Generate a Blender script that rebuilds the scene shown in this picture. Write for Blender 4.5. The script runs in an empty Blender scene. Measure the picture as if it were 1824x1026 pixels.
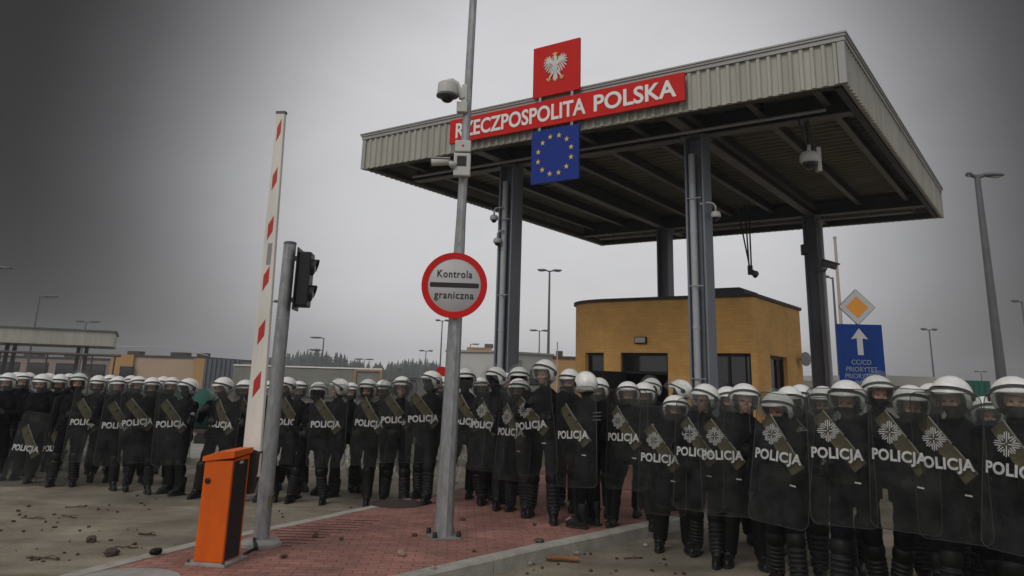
import bpy, bmesh, math, random
from mathutils import Vector, Matrix, noise
R = math.radians
PI = math.pi
rnd = random.Random(7)
S = bpy.context.scene
COL = S.collection

# ------------------------------------------------------------------ camera
F, PX, PY, SX = 1383.89, 912.0, 328.84, 1824.0
PITCH, ROLL, CAMZ = 0.246, 0.029, 1.8
fwd = Vector((0, math.cos(PITCH), math.sin(PITCH)))
up0 = Vector((0, -math.sin(PITCH), math.cos(PITCH)))
rt0 = Vector((1, 0, 0))
rgt = rt0 * math.cos(ROLL) + up0 * math.sin(ROLL)
upv = -rt0 * math.sin(ROLL) + up0 * math.cos(ROLL)
cam = bpy.data.cameras.new('camera')
cam.sensor_width = 36.0
cam.lens = 36.0 * F / SX
cam.shift_y = -(513.0 - PY) / SX
cam.clip_start, cam.clip_end = 0.1, 3000
camo = bpy.data.objects.new('camera', cam)
COL.objects.link(camo)
camo.matrix_world = Matrix(((rgt.x, upv.x, -fwd.x, 0), (rgt.y, upv.y, -fwd.y, 0), (rgt.z, upv.z, -fwd.z, CAMZ), (0, 0, 0, 1)))
S.camera = camo

def at(x, y, Y):
    """World point on the sight line of a photograph pixel at distance Y."""
    d = fwd + rgt * ((x - PX) / F) + upv * ((PY - y) / F)
    return Vector((0, 0, CAMZ)) + d * (Y / d.y)
def on(x, y, z=0.0):
    d = fwd + rgt * ((x - PX) / F) + upv * ((PY - y) / F)
    return Vector((0, 0, CAMZ)) + d * ((z - CAMZ) / d.z)

# ------------------------------------------------------------------ sky, sun, exposure
SUN_EL, SUN_AZ = R(40), R(212)      # azimuth clockwise from +Y
SKY_STRENGTH = 0.10
w = bpy.data.worlds.new('World')
S.world = w
w.use_nodes = True
nt = w.node_tree
nt.nodes.clear()
N = nt.nodes.new
L = nt.links.new
out = N('ShaderNodeOutputWorld')
bg = N('ShaderNodeBackground')
bg.inputs['Strength'].default_value = SKY_STRENGTH
sky = N('ShaderNodeTexSky')
sky.sky_type = 'NISHITA'
sky.sun_disc = False
sky.sun_elevation = SUN_EL
sky.sun_rotation = SUN_AZ
sky.air_density, sky.dust_density = 1.2, 4.0
tc = N('ShaderNodeTexCoord')
cl = N('ShaderNodeMix'); cl.data_type = 'RGBA'            # thick even overcast over the clear sky
cl.inputs['Factor'].default_value = 0.93
cl.inputs[7].default_value = (6.75, 6.7, 6.8, 1)
L(sky.outputs[0], cl.inputs[6])
# vignette painted into the sky colour, darker away from the view direction
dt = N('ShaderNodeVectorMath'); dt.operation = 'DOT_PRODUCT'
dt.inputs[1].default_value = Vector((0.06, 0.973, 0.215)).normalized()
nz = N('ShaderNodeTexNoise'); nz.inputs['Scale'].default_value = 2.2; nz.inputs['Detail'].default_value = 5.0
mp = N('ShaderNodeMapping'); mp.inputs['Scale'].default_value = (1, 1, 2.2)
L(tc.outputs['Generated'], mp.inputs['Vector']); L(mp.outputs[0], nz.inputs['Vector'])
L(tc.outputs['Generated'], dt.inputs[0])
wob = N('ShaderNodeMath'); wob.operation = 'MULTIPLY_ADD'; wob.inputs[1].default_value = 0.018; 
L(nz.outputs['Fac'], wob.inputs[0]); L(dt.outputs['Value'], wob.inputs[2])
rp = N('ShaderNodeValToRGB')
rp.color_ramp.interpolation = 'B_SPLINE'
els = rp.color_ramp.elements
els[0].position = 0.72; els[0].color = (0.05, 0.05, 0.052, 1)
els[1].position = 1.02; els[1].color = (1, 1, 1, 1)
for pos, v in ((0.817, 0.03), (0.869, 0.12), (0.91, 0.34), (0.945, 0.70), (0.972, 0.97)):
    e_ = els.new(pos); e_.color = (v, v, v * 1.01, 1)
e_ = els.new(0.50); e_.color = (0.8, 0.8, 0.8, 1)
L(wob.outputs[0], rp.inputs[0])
nz2 = N('ShaderNodeTexNoise'); nz2.inputs['Scale'].default_value = 5.0; nz2.inputs['Detail'].default_value = 7.0; nz2.inputs['Roughness'].default_value = 0.6; nz2.inputs['Distortion'].default_value = 0.4
L(mp.outputs[0], nz2.inputs['Vector'])
cr_ = N('ShaderNodeMapRange'); cr_.inputs['From Min'].default_value = 0.3; cr_.inputs['From Max'].default_value = 0.7; cr_.inputs['To Min'].default_value = 0.955; cr_.inputs['To Max'].default_value = 1.03
L(nz2.outputs['Fac'], cr_.inputs['Value'])
mul2 = N('ShaderNodeMix'); mul2.data_type = 'RGBA'; mul2.blend_type = 'MULTIPLY'; mul2.inputs['Factor'].default_value = 1.0
L(cl.outputs[2], mul2.inputs[6]); L(cr_.outputs[0], mul2.inputs[7])
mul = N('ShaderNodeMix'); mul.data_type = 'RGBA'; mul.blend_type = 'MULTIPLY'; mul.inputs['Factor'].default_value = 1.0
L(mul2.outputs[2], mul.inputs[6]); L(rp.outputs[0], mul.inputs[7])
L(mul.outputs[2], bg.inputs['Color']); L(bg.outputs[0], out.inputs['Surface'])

sl = bpy.data.lights.new('sun', 'SUN')
sl.energy = 0.9; sl.angle = R(25); sl.color = (1.0, 0.965, 0.91)
so = bpy.data.objects.new('sun', sl); COL.objects.link(so)
sd = Vector((math.sin(SUN_AZ) * math.cos(SUN_EL), math.cos(SUN_AZ) * math.cos(SUN_EL), math.sin(SUN_EL)))
so.rotation_euler = (-sd).to_track_quat('-Z', 'Y').to_euler()
S.view_settings.view_transform = 'Standard'
S.view_settings.look = 'None'
S.view_settings.gamma = 1.0
S.view_settings.use_curve_mapping = False
S.view_settings.exposure = 0.0
S.render.engine = 'CYCLES'
S.cycles.transparent_max_bounces = 32
S.cycles.max_bounces = 6
S.cycles.use_denoising = True

# ------------------------------------------------------------------ materials
MATS = {}
def mat(name, col, rough=0.6, metal=0.0, var=0.0, vscale=6.0, bump=0.0, bscale=40.0, spec=0.5, var2=None, stretch=(1, 1, 1)):
    m = bpy.data.materials.new(name); m.use_nodes = True
    t = m.node_tree; b = t.nodes['Principled BSDF']
    b.inputs['Roughness'].default_value = rough; b.inputs['Metallic'].default_value = metal
    b.inputs['Specular IOR Level'].default_value = spec
    b.inputs['Base Color'].default_value = (*col, 1)
    if var or bump:
        c = t.nodes.new('ShaderNodeTexCoord'); mpn = t.nodes.new('ShaderNodeMapping'); mpn.inputs['Scale'].default_value = stretch
        t.links.new(c.outputs['Object'], mpn.inputs['Vector'])
    if var:
        n = t.nodes.new('ShaderNodeTexNoise'); n.inputs['Scale'].default_value = vscale; n.inputs['Detail'].default_value = 6; n.inputs['Roughness'].default_value = 0.65
        t.links.new(mpn.outputs[0], n.inputs['Vector'])
        r = t.nodes.new('ShaderNodeValToRGB')
        r.color_ramp.elements[0].position = 0.3; r.color_ramp.elements[1].position = 0.7
        lo = var2 if var2 else [x * (1 - var) for x in col]
        hi = [min(1, x * (1 + var)) for x in col]
        r.color_ramp.elements[0].color = (*lo, 1); r.color_ramp.elements[1].color = (*hi, 1)
        t.links.new(n.outputs['Fac'], r.inputs[0]); t.links.new(r.outputs[0], b.inputs['Base Color'])
    if bump:
        n2 = t.nodes.new('ShaderNodeTexNoise'); n2.inputs['Scale'].default_value = bscale; n2.inputs['Detail'].default_value = 4
        t.links.new(mpn.outputs[0], n2.inputs['Vector'])
        bp = t.nodes.new('ShaderNodeBump'); bp.inputs['Strength'].default_value = bump; bp.inputs['Distance'].default_value = 0.02
        t.links.new(n2.outputs['Fac'], bp.inputs['Height']); t.links.new(bp.outputs[0], b.inputs['Normal'])
    MATS[name] = m
    return m
def clear(name, col, opacity, rough, tint=(0.95, 0.96, 0.95), scr=0.0):
    """Thin clear plastic: mostly see-through, with a faint scuffed film and a gloss."""
    m = bpy.data.materials.new(name); m.use_nodes = True
    t = m.node_tree; b = t.nodes['Principled BSDF']; o = t.nodes['Material Output']
    b.inputs['Base Color'].default_value = (*col, 1); b.inputs['Roughness'].default_value = rough
    tr = t.nodes.new('ShaderNodeBsdfTransparent'); tr.inputs[0].default_value = (*tint, 1)
    mx = t.nodes.new('ShaderNodeMixShader'); mx.inputs[0].default_value = opacity
    if scr:
        c = t.nodes.new('ShaderNodeTexCoord')
        n = t.nodes.new('ShaderNodeTexNoise'); n.inputs['Scale'].default_value = 5; n.inputs['Detail'].default_value = 8; n.inputs['Roughness'].default_value = 0.7
        oi = t.nodes.new('ShaderNodeObjectInfo'); va = t.nodes.new('ShaderNodeVectorMath'); va.operation = 'MULTIPLY_ADD'; va.inputs[1].default_value = (37, 23, 51)
        t.links.new(oi.outputs['Random'], va.inputs[0]); t.links.new(c.outputs['Object'], va.inputs[2]); t.links.new(va.outputs[0], n.inputs['Vector'])
        mr = t.nodes.new('ShaderNodeMapRange'); mr.inputs['From Min'].default_value = 0.3; mr.inputs['From Max'].default_value = 0.75
        mr.inputs['To Min'].default_value = opacity * (1 - scr); mr.inputs['To Max'].default_value = opacity * (1 + scr)
        t.links.new(n.outputs['Fac'], mr.inputs['Value']); t.links.new(mr.outputs[0], mx.inputs[0])
    t.links.new(tr.outputs[0], mx.inputs[1]); t.links.new(b.outputs[0], mx.inputs[2]); t.links.new(mx.outputs[0], o.inputs['Surface'])
    MATS[name] = m
    return m

mat('uniform', (0.0045, 0.0048, 0.0068), 0.9, var=0.5, vscale=9, bump=0.6, bscale=24, spec=0.12)
mat('vest', (0.006, 0.006, 0.0072), 0.75, var=0.4, vscale=12, bump=0.4, bscale=60, spec=0.2)
mat('balaclava', (0.010, 0.010, 0.011), 0.9, bump=0.3, bscale=80, spec=0.2)
mat('glove', (0.010, 0.009, 0.009), 0.6, bump=0.3, bscale=70, spec=0.3)
mat('skin', (0.46, 0.255, 0.185), 0.5, var=0.15, vscale=20)
mat('beard', (0.045, 0.026, 0.018), 0.8, var=0.4, vscale=60)
mat('eye', (0.02, 0.015, 0.012), 0.3)
mat('boot', (0.006, 0.006, 0.006), 0.42, var=0.3, vscale=12, bump=0.2, bscale=30, spec=0.35)
mat('sole', (0.012, 0.011, 0.010), 0.8)
mat('pad', (0.015, 0.015, 0.016), 0.42, var=0.4, vscale=14, spec=0.35)
mat('helmet_white', (0.80, 0.80, 0.78), 0.32, var=0.12, vscale=11, var2=(0.60, 0.59, 0.56))
mat('rubber', (0.006, 0.006, 0.006), 0.5, spec=0.25)
clear('visor', (0.40, 0.41, 0.40), 0.14, 0.15, scr=0.5)
clear('shield_clear', (0.060, 0.061, 0.058), 0.18, 0.16, tint=(0.74, 0.75, 0.73), scr=0.95)
mat('shield_edge', (0.028, 0.029, 0.028), 0.4)
mat('shield_print', (0.40, 0.41, 0.40), 0.6, var=0.28, vscale=14)
mat('khaki', (0.135, 0.112, 0.058), 0.85, var=0.45, vscale=9, bump=0.3, bscale=60)
mat('strap_white', (0.42, 0.42, 0.38), 0.7)
mat('patch', (0.30, 0.31, 0.32), 0.7)

mat('galvanised', (0.30, 0.31, 0.315), 0.5, metal=0.55, var=0.30, vscale=16, stretch=(1, 1, 0.35), bump=0.08, bscale=60)
mat('fascia', (0.37, 0.365, 0.32), 0.55, var=0.18, vscale=3.0, stretch=(1, 1, 0.12), spec=0.3)
mat('coping', (0.33, 0.33, 0.315), 0.5, var=0.08, vscale=2)
mat('deck', (0.165, 0.165, 0.12), 0.7, var=0.25, vscale=1.2)
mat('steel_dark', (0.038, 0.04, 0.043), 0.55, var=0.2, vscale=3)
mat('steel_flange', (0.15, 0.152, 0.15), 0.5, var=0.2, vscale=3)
mat('column_blue', (0.165, 0.185, 0.22), 0.45, var=0.22, vscale=2.5, stretch=(1, 1, 0.2))
mat('pipe_grey', (0.36, 0.38, 0.40), 0.4, var=0.1, vscale=4)
mat('sign_red', (0.56, 0.013, 0.010), 0.45, var=0.10, vscale=2.2, stretch=(1, 1, .3), spec=0.2)
mat('sign_text', (0.22, 0.25, 0.30), 0.6)
mat('sign_blue', (0.006, 0.038, 0.19), 0.45, var=0.12, vscale=3, spec=0.2)
mat('eu_blue', (0.010, 0.034, 0.23), 0.45, var=0.10, vscale=2.4, stretch=(1, 1, .3), spec=0.2)
mat('white_paint', (0.78, 0.78, 0.76), 0.45, var=0.04, vscale=5)
mat('star_gold', (0.68, 0.50, 0.14), 0.45)
mat('silver', (0.66, 0.65, 0.60), 0.4, var=0.2, vscale=30)
mat('sign_white', (0.46, 0.46, 0.47), 0.5, var=0.05, vscale=4)
mat('black_paint', (0.012, 0.012, 0.013), 0.5)
mat('traffic_black', (0.008, 0.009, 0.012), 0.45)
mat('cam_white', (0.50, 0.50, 0.47), 0.4, var=0.06, vscale=10)
mat('cam_dark', (0.015, 0.015, 0.017), 0.15)
mat('orange', (0.62, 0.105, 0.006), 0.45, var=0.16, vscale=5, stretch=(1, 1, .4), bump=0.05, bscale=30, spec=0.25)
mat('boom_white', (0.66, 0.64, 0.58), 0.45, var=0.14, vscale=5, stretch=(1, 1, .25))
mat('boom_red', (0.45, 0.022, 0.022), 0.4)
mat('amber', (0.66, 0.27, 0.03), 0.45)
mat('concrete', (0.30, 0.29, 0.265), 0.85, var=0.25, vscale=5, bump=0.35, bscale=60)
mat('kerb_stone', (0.33, 0.315, 0.275), 0.85, var=0.28, vscale=3.5, bump=0.4, bscale=50)
mat('lamp_grey', (0.10, 0.105, 0.11), 0.5, var=0.15, vscale=3)
mat('lens', (0.4, 0.4, 0.38), 0.25)
mat('frame_dark', (0.012, 0.012, 0.013), 0.4, spec=0.3)
mat('glass_dark', (0.012, 0.014, 0.016), 0.06, spec=0.8)
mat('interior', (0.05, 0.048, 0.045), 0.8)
mat('mast_pale', (0.42, 0.36, 0.34), 0.5)
mat('beige', (0.42, 0.31, 0.215), 0.8, var=0.08, vscale=0.5)
mat('lilac_wall', (0.25, 0.20, 0.185), 0.8, var=0.10, vscale=0.4)
mat('ochre', (0.40, 0.235, 0.085), 0.8, var=0.10, vscale=0.5)
mat('steel_navy', (0.085, 0.095, 0.112), 0.5, var=0.15, vscale=1)
mat('trailer_grey', (0.19, 0.195, 0.165), 0.7, var=0.15, vscale=0.6)
mat('cabin_grey', (0.48, 0.49, 0.48), 0.6, var=0.08, vscale=0.7)
mat('cabin_dark', (0.25, 0.26, 0.26), 0.6, var=0.08, vscale=0.7)
mat('rust_frame', (0.36, 0.20, 0.09), 0.7, var=0.25, vscale=3)
mat('green_paint', (0.01, 0.09, 0.06), 0.5, var=0.2, vscale=2)
mat('tyre', (0.015, 0.015, 0.015), 0.8)
mat('van_pale', (0.50, 0.50, 0.44), 0.35, var=0.04, vscale=1)
mat('wire', (0.38, 0.38, 0.37), 0.4, metal=0.4)
mat('bark', (0.05, 0.035, 0.022), 0.9)
mat('needles', (0.026, 0.040, 0.032), 0.9, var=0.5, vscale=0.35)
mat('stone_dark', (0.075, 0.055, 0.043), 0.9, var=0.4, vscale=25, bump=0.5, bscale=60)
mat('stone_pale', (0.30, 0.19, 0.165), 0.9, var=0.25, vscale=25, bump=0.4, bscale=60)
mat('wood', (0.22, 0.10, 0.045), 0.85, var=0.45, vscale=18, bump=0.5, bscale=60, stretch=(0.3, 1, 1))
mat('leaf', (0.055, 0.030, 0.016), 0.9, var=0.5, vscale=20)
mat('iron', (0.055, 0.035, 0.028), 0.6, var=0.3, vscale=20)

def ground_mat(name, c0, c1, c2, scale=0.9, joints=True):
    m = bpy.data.materials.new(name); m.use_nodes = True
    t = m.node_tree; b = t.nodes['Principled BSDF']; b.inputs['Roughness'].default_value = 0.9
    c = t.nodes.new('ShaderNodeTexCoord')
    n1 = t.nodes.new('ShaderNodeTexNoise'); n1.inputs['Scale'].default_value = scale; n1.inputs['Detail'].default_value = 10; n1.inputs['Roughness'].default_value = 0.68
    n2 = t.nodes.new('ShaderNodeTexNoise'); n2.inputs['Scale'].default_value = 42; n2.inputs['Detail'].default_value = 4; n2.inputs['Roughness'].default_value = 0.8
    for n in (n1, n2): t.links.new(c.outputs['Object'], n.inputs['Vector'])
    r = t.nodes.new('ShaderNodeValToRGB'); e = r.color_ramp.elements
    e[0].position = 0.30; e[0].color = (*c0, 1); e[1].position = 0.68; e[1].color = (*c2, 1)
    k = e.new(0.5); k.color = (*c1, 1)
    t.links.new(n1.outputs['Fac'], r.inputs[0])
    mx = t.nodes.new('ShaderNodeMix'); mx.data_type = 'RGBA'; mx.blend_type = 'OVERLAY'; mx.inputs['Factor'].default_value = 0.75
    t.links.new(r.outputs[0], mx.inputs[6]); t.links.new(n2.outputs['Fac'], mx.inputs[7])
    last = mx.outputs[2]
    n3 = t.nodes.new('ShaderNodeTexNoise'); n3.inputs['Scale'].default_value = 0.55; n3.inputs['Detail'].default_value = 3; n3.inputs['Distortion'].default_value = 1.2
    mp3 = t.nodes.new('ShaderNodeMapping'); mp3.inputs['Rotation'].default_value = (0, 0, R(-52)); mp3.inputs['Scale'].default_value = (0.35, 2.2, 1)
    t.links.new(c.outputs['Object'], mp3.inputs['Vector']); t.links.new(mp3.outputs[0], n3.inputs['Vector'])
    r3 = t.nodes.new('ShaderNodeMapRange'); r3.inputs['From Min'].default_value = 0.35; r3.inputs['From Max'].default_value = 0.65; r3.inputs['To Min'].default_value = 0.66; r3.inputs['To Max'].default_value = 1.08
    t.links.new(n3.outputs['Fac'], r3.inputs['Value'])
    m3 = t.nodes.new('ShaderNodeMix'); m3.data_type = 'RGBA'; m3.blend_type = 'MULTIPLY'; m3.inputs['Factor'].default_value = 1
    t.links.new(last, m3.inputs[6]); t.links.new(r3.outputs[0], m3.inputs[7]); last = m3.outputs[2]
    if joints:
        v = t.nodes.new('ShaderNodeTexVoronoi'); v.feature = 'DISTANCE_TO_EDGE'; v.inputs['Scale'].default_value = 0.32; v.inputs['Randomness'].default_value = 0.9
        wv = t.nodes.new('ShaderNodeMix'); wv.data_type = 'VECTOR'; wv.inputs['Factor'].default_value = 0.12
        t.links.new(c.outputs['Object'], wv.inputs[4]); t.links.new(n1.outputs['Color'], wv.inputs[5]); t.links.new(wv.outputs[1], v.inputs['Vector'])
        cr = t.nodes.new('ShaderNodeMapRange'); cr.inputs['From Max'].default_value = 0.004; cr.inputs['To Min'].default_value = 0.82; cr.inputs['To Max'].default_value = 1.0
        t.links.new(v.outputs['Distance'], cr.inputs['Value'])
        m2 = t.nodes.new('ShaderNodeMix'); m2.data_type = 'RGBA'; m2.blend_type = 'MULTIPLY'; m2.inputs['Factor'].default_value = 1
        t.links.new(last, m2.inputs[6]); t.links.new(cr.outputs[0], m2.inputs[7]); last = m2.outputs[2]
    t.links.new(last, b.inputs['Base Color'])
    bp = t.nodes.new('ShaderNodeBump'); bp.inputs['Strength'].default_value = 0.5; bp.inputs['Distance'].default_value = 0.012
    t.links.new(n2.outputs['Fac'], bp.inputs['Height']); t.links.new(bp.outputs[0], b.inputs['Normal'])
    MATS[name] = m
ground_mat('road', (0.12, 0.10, 0.072), (0.22, 0.19, 0.14), (0.33, 0.29, 0.222))
ground_mat('yard', (0.10, 0.09, 0.078), (0.13, 0.12, 0.105), (0.17, 0.158, 0.14), scale=0.2, joints=False)

def brick_mat(name, c1, c2, mortar, bw, bh, msize, rot, rough=0.8, bump=0.4, coord='Object', dirt=0.3):
    m = bpy.data.materials.new(name); m.use_nodes = True
    t = m.node_tree; b = t.nodes['Principled BSDF']; b.inputs['Roughness'].default_value = rough
    c = t.nodes.new('ShaderNodeTexCoord'); mpn = t.nodes.new('ShaderNodeMapping'); mpn.inputs['Rotation'].default_value = rot
    br = t.nodes.new('ShaderNodeTexBrick')
    br.inputs['Color1'].default_value = (*c1, 1); br.inputs['Color2'].default_value = (*c2, 1); br.inputs['Mortar'].default_value = (*mortar, 1)
    br.inputs['Scale'].default_value = 1; br.inputs['Brick Width'].default_value = bw; br.inputs['Row Height'].default_value = bh
    br.inputs['Mortar Size'].default_value = msize; br.inputs['Mortar Smooth'].default_value = 0.3
    t.links.new(c.outputs[coord], mpn.inputs['Vector']); t.links.new(mpn.outputs[0], br.inputs['Vector'])
    n = t.nodes.new('ShaderNodeTexNoise'); n.inputs['Scale'].default_value = 1.7; n.inputs['Detail'].default_value = 8; n.inputs['Roughness'].default_value = 0.7
    t.links.new(c.outputs[coord], n.inputs['Vector'])
    mr = t.nodes.new('ShaderNodeMapRange'); mr.inputs['From Min'].default_value = 0.3; mr.inputs['From Max'].default_value = 0.7
    mr.inputs['To Min'].default_value = 1 - dirt; mr.inputs['To Max'].default_value = 1 + dirt * 0.4
    t.links.new(n.outputs['Fac'], mr.inputs['Value'])
    mx = t.nodes.new('ShaderNodeMix'); mx.data_type = 'RGBA'; mx.blend_type = 'MULTIPLY'; mx.inputs['Factor'].default_value = 1
    t.links.new(br.outputs['Color'], mx.inputs[6]); t.links.new(mr.outputs[0], mx.inputs[7]); t.links.new(mx.outputs[2], b.inputs['Base Color'])
    bp = t.nodes.new('ShaderNodeBump'); bp.inputs['Strength'].default_value = bump; bp.inputs['Distance'].default_value = 0.006; bp.invert = True
    t.links.new(br.outputs['Fac'], bp.inputs['Height']); t.links.new(bp.outputs[0], b.inputs['Normal'])
    MATS[name] = m
brick_mat('paving', (0.37, 0.175, 0.138), (0.27, 0.118, 0.092), (0.16, 0.082, 0.066), 0.20, 0.10, 0.007, (0, 0, R(-3)), dirt=0.42)
# kiosk brick: courses follow height; u runs along the wall (UV: metres along wall, height)
brick_mat('kiosk_brick', (0.70, 0.40, 0.125), (0.64, 0.36, 0.105), (0.56, 0.315, 0.10), 0.25, 0.066, 0.004, (0, 0, 0), coord='UV', dirt=0.22, bump=0.2)

# ------------------------------------------------------------------ mesh building
class MB:
    def __init__(s): s.v = []; s.f = []; s.mi = []; s.uv = {}; s.cur = 0
    def add(s, vs, fs, M=None):
        o = len(s.v)
        s.v += [tuple(M @ Vector(p)) if M is not None else tuple(p) for p in vs]
        for f in fs: s.f.append(tuple(o + i for i in f)); s.mi.append(s.cur)
        return s
    def box(s, c, d, M=None, bev=0.0):
        if bev:
            bm = bmesh.new(); bmesh.ops.create_cube(bm, size=1)
            bmesh.ops.scale(bm, vec=d, verts=bm.verts); bmesh.ops.bevel(bm, geom=bm.edges[:], offset=bev, segments=2, affect='EDGES', profile=0.6)
            bmesh.ops.translate(bm, vec=c, verts=bm.verts); bm.verts.index_update()
            vs = [v.co.copy() for v in bm.verts]; fs = [[v.index for v in f.verts] for f in bm.faces]; bm.free()
            return s.add(vs, fs, M)
        x, y, z = c; a, b, e = d[0] / 2, d[1] / 2, d[2] / 2
        vs = [(x + i * a, y + j * b, z + k * e) for i in (-1, 1) for j in (-1, 1) for k in (-1, 1)]
        return s.add(vs, [(0, 1, 3, 2), (4, 6, 7, 5), (0, 4, 5, 1), (2, 3, 7, 6), (0, 2, 6, 4), (1, 5, 7, 3)], M)
    def tube(s, pts, r, n=10, M=None, caps=True):
        pts = [Vector(p) for p in pts]; rs = r if isinstance(r, (list, tuple)) else [r] * len(pts)
        vs = []; up = None
        for i, p in enumerate(pts):
            d = (pts[min(i + 1, len(pts) - 1)] - pts[max(i - 1, 0)]).normalized()
            if up is None or abs(up.dot(d)) > 0.98: up = Vector((0, 0, 1)) if abs(d.z) < 0.9 else Vector((0, 1, 0))
            a = d.cross(up).normalized(); b = a.cross(d).normalized(); up = b
            vs += [p + (a * math.cos(2 * PI * k / n) + b * math.sin(2 * PI * k / n)) * rs[i] for k in range(n)]
        fs = [(i * n + k, i * n + (k + 1) % n, (i + 1) * n + (k + 1) % n, (i + 1) * n + k) for i in range(len(pts) - 1) for k in range(n)]
        if caps: fs += [tuple(range(n))[::-1], tuple((len(pts) - 1) * n + k for k in range(n))]
        return s.add(vs, fs, M)
    def lathe(s, prof, n=20, M=None):
        vs = [(r * math.cos(2 * PI * k / n), r * math.sin(2 * PI * k / n), z) for r, z in prof for k in range(n)]
        fs = [(i * n + k, i * n + (k + 1) % n, (i + 1) * n + (k + 1) % n, (i + 1) * n + k) for i in range(len(prof) - 1) for k in range(n)]
        fs += [tuple(range(n))[::-1], tuple((len(prof) - 1) * n + k for k in range(n))]
        return s.add(vs, fs, M)
    def ell(s, c, r, n=12, m=8, M=None):
        vs = []; fs = []
        for i in range(m + 1):
            th = PI * i / m
            for k in range(n):
                ph = 2 * PI * k / n
                vs.append((c[0] + r[0] * math.sin(th) * math.cos(ph), c[1] + r[1] * math.sin(th) * math.sin(ph), c[2] + r[2] * math.cos(th)))
        for i in range(m):
            for k in range(n): fs.append((i * n + k, (i + 1) * n + k, (i + 1) * n + (k + 1) % n, i * n + (k + 1) % n))
        return s.add(vs, fs, M)
    def prism(s, ol, z0, z1, M=None):
        n = len(ol)
        vs = [(x, y, z0) for x, y in ol] + [(x, y, z1) for x, y in ol]
        return s.add(vs, [tuple(range(n))[::-1], tuple(range(n, 2 * n))] + [(i, (i + 1) % n, n + (i + 1) % n, n + i) for i in range(n)], M)
    def loft(s, rings, n=20, M=None):
        vs = [(cx + rx * math.cos(2 * PI * k / n), cy + ry * math.sin(2 * PI * k / n), z) for z, cx, cy, rx, ry in rings for k in range(n)]
        m = len(rings)
        fs = [(i * n + k, i * n + (k + 1) % n, (i + 1) * n + (k + 1) % n, (i + 1) * n + k) for i in range(m - 1) for k in range(n)]
        fs += [tuple(range(n))[::-1], tuple((m - 1) * n + k for k in range(n))]
        return s.add(vs, fs, M)
    def mesh(s, name, mats, smooth=False, fixn=True):
        me = bpy.data.meshes.new(name); me.from_pydata(s.v, [], s.f)
        for m in (mats if isinstance(mats, (list, tuple)) else [mats]): me.materials.append(MATS[m])
        for p, i in zip(me.polygons, s.mi): p.material_index = i
        if fixn:
            bm = bmesh.new(); bm.from_mesh(me); bmesh.ops.recalc_face_normals(bm, faces=bm.faces); bm.to_mesh(me); bm.free()
        if smooth: me.shade_smooth()
        return me
    def build(s, name, mats, parent=None, smooth=False, auto=None, M=None):
        return link(name, s.mesh(name, mats, smooth or auto is not None), parent, M, auto)
def sharp(me, ang):
    bm = bmesh.new(); bm.from_mesh(me)
    for e in bm.edges:
        e.smooth = not (len(e.link_faces) == 2 and e.calc_face_angle(0) > ang)
    bm.to_mesh(me); bm.free()
def link(name, me, parent=None, M=None, auto=None):
    if auto is not None: sharp(me, R(auto))
    o = bpy.data.objects.new(name, me); COL.objects.link(o)
    if parent is not None: o.parent = parent
    if M is not None: o.matrix_local = M if parent is not None else M
    return o
def tag(o, label=None, cat=None, group=None, kind=None):
    if label: o['label'] = label
    if cat: o['category'] = cat
    if group: o['group'] = group
    if kind: o['kind'] = kind
    return o
def thing(name, label, cat, loc=(0, 0, 0), rz=0.0, group=None, M=None):
    o = bpy.data.objects.new(name, None); COL.objects.link(o); o.empty_display_size = 0.2
    if M is not None: o.matrix_world = M
    else: o.location = loc; o.rotation_euler = (0, 0, rz)
    return tag(o, label, cat, group)
def T(x, y, z): return Matrix.Translation((x, y, z))
def RX(a): return Matrix.Rotation(R(a), 4, 'X')
def RY(a): return Matrix.Rotation(R(a), 4, 'Y')
def RZ(a): return Matrix.Rotation(R(a), 4, 'Z')
STAND = RX(90)     # lays an x-y drawing into the x-z plane, front towards -Y

def evaluated(me, *mods):
    o = bpy.data.objects.new('work', me); COL.objects.link(o)
    for typ, kw in mods:
        m = o.modifiers.new(typ, typ)
        for k, v in kw.items(): setattr(m, k, v)
    dg = bpy.context.evaluated_depsgraph_get()
    r = bpy.data.meshes.new_from_object(o.evaluated_get(dg))
    bpy.data.objects.remove(o)
    return r
def text_mesh(body, width=None, height=None, depth=0.004, bold=0.0, spacing=1.0, sx=1.0):
    """Lettering as (verts, faces) in x-y, centred, scaled to the given width and height of its box."""
    cu = bpy.data.curves.new('work', 'FONT'); cu.body = body; cu.extrude = 0.02; cu.offset = bold; cu.space_character = spacing; cu.resolution_u = 4
    o = bpy.data.objects.new('work', cu); COL.objects.link(o)
    dg = bpy.context.evaluated_depsgraph_get()
    me = bpy.data.meshes.new_from_object(o.evaluated_get(dg))
    bpy.data.objects.remove(o)
    vs = [v.co.copy() for v in me.vertices]; fs = [tuple(p.vertices) for p in me.polygons]
    x0, x1 = min(v.x for v in vs), max(v.x for v in vs); y0, y1 = min(v.y for v in vs), max(v.y for v in vs)
    kx = width / (x1 - x0) if width else None; ky = height / (y1 - y0) if height else None
    kx = kx or ky; ky = ky or kx
    kx *= sx
    zc = depth / 0.04
    vs = [((v.x - (x0 + x1) / 2) * kx, (v.y - (y0 + y1) / 2) * ky, v.z * zc) for v in vs]
    return vs, fs
def inside(poly, x, y):
    c = False
    for i in range(len(poly)):
        (x0, y0), (x1, y1) = poly[i], poly[i - 1]
        if (y0 > y) != (y1 > y) and x < (x1 - x0) * (y - y0) / (y1 - y0) + x0: c = not c
    return c
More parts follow.
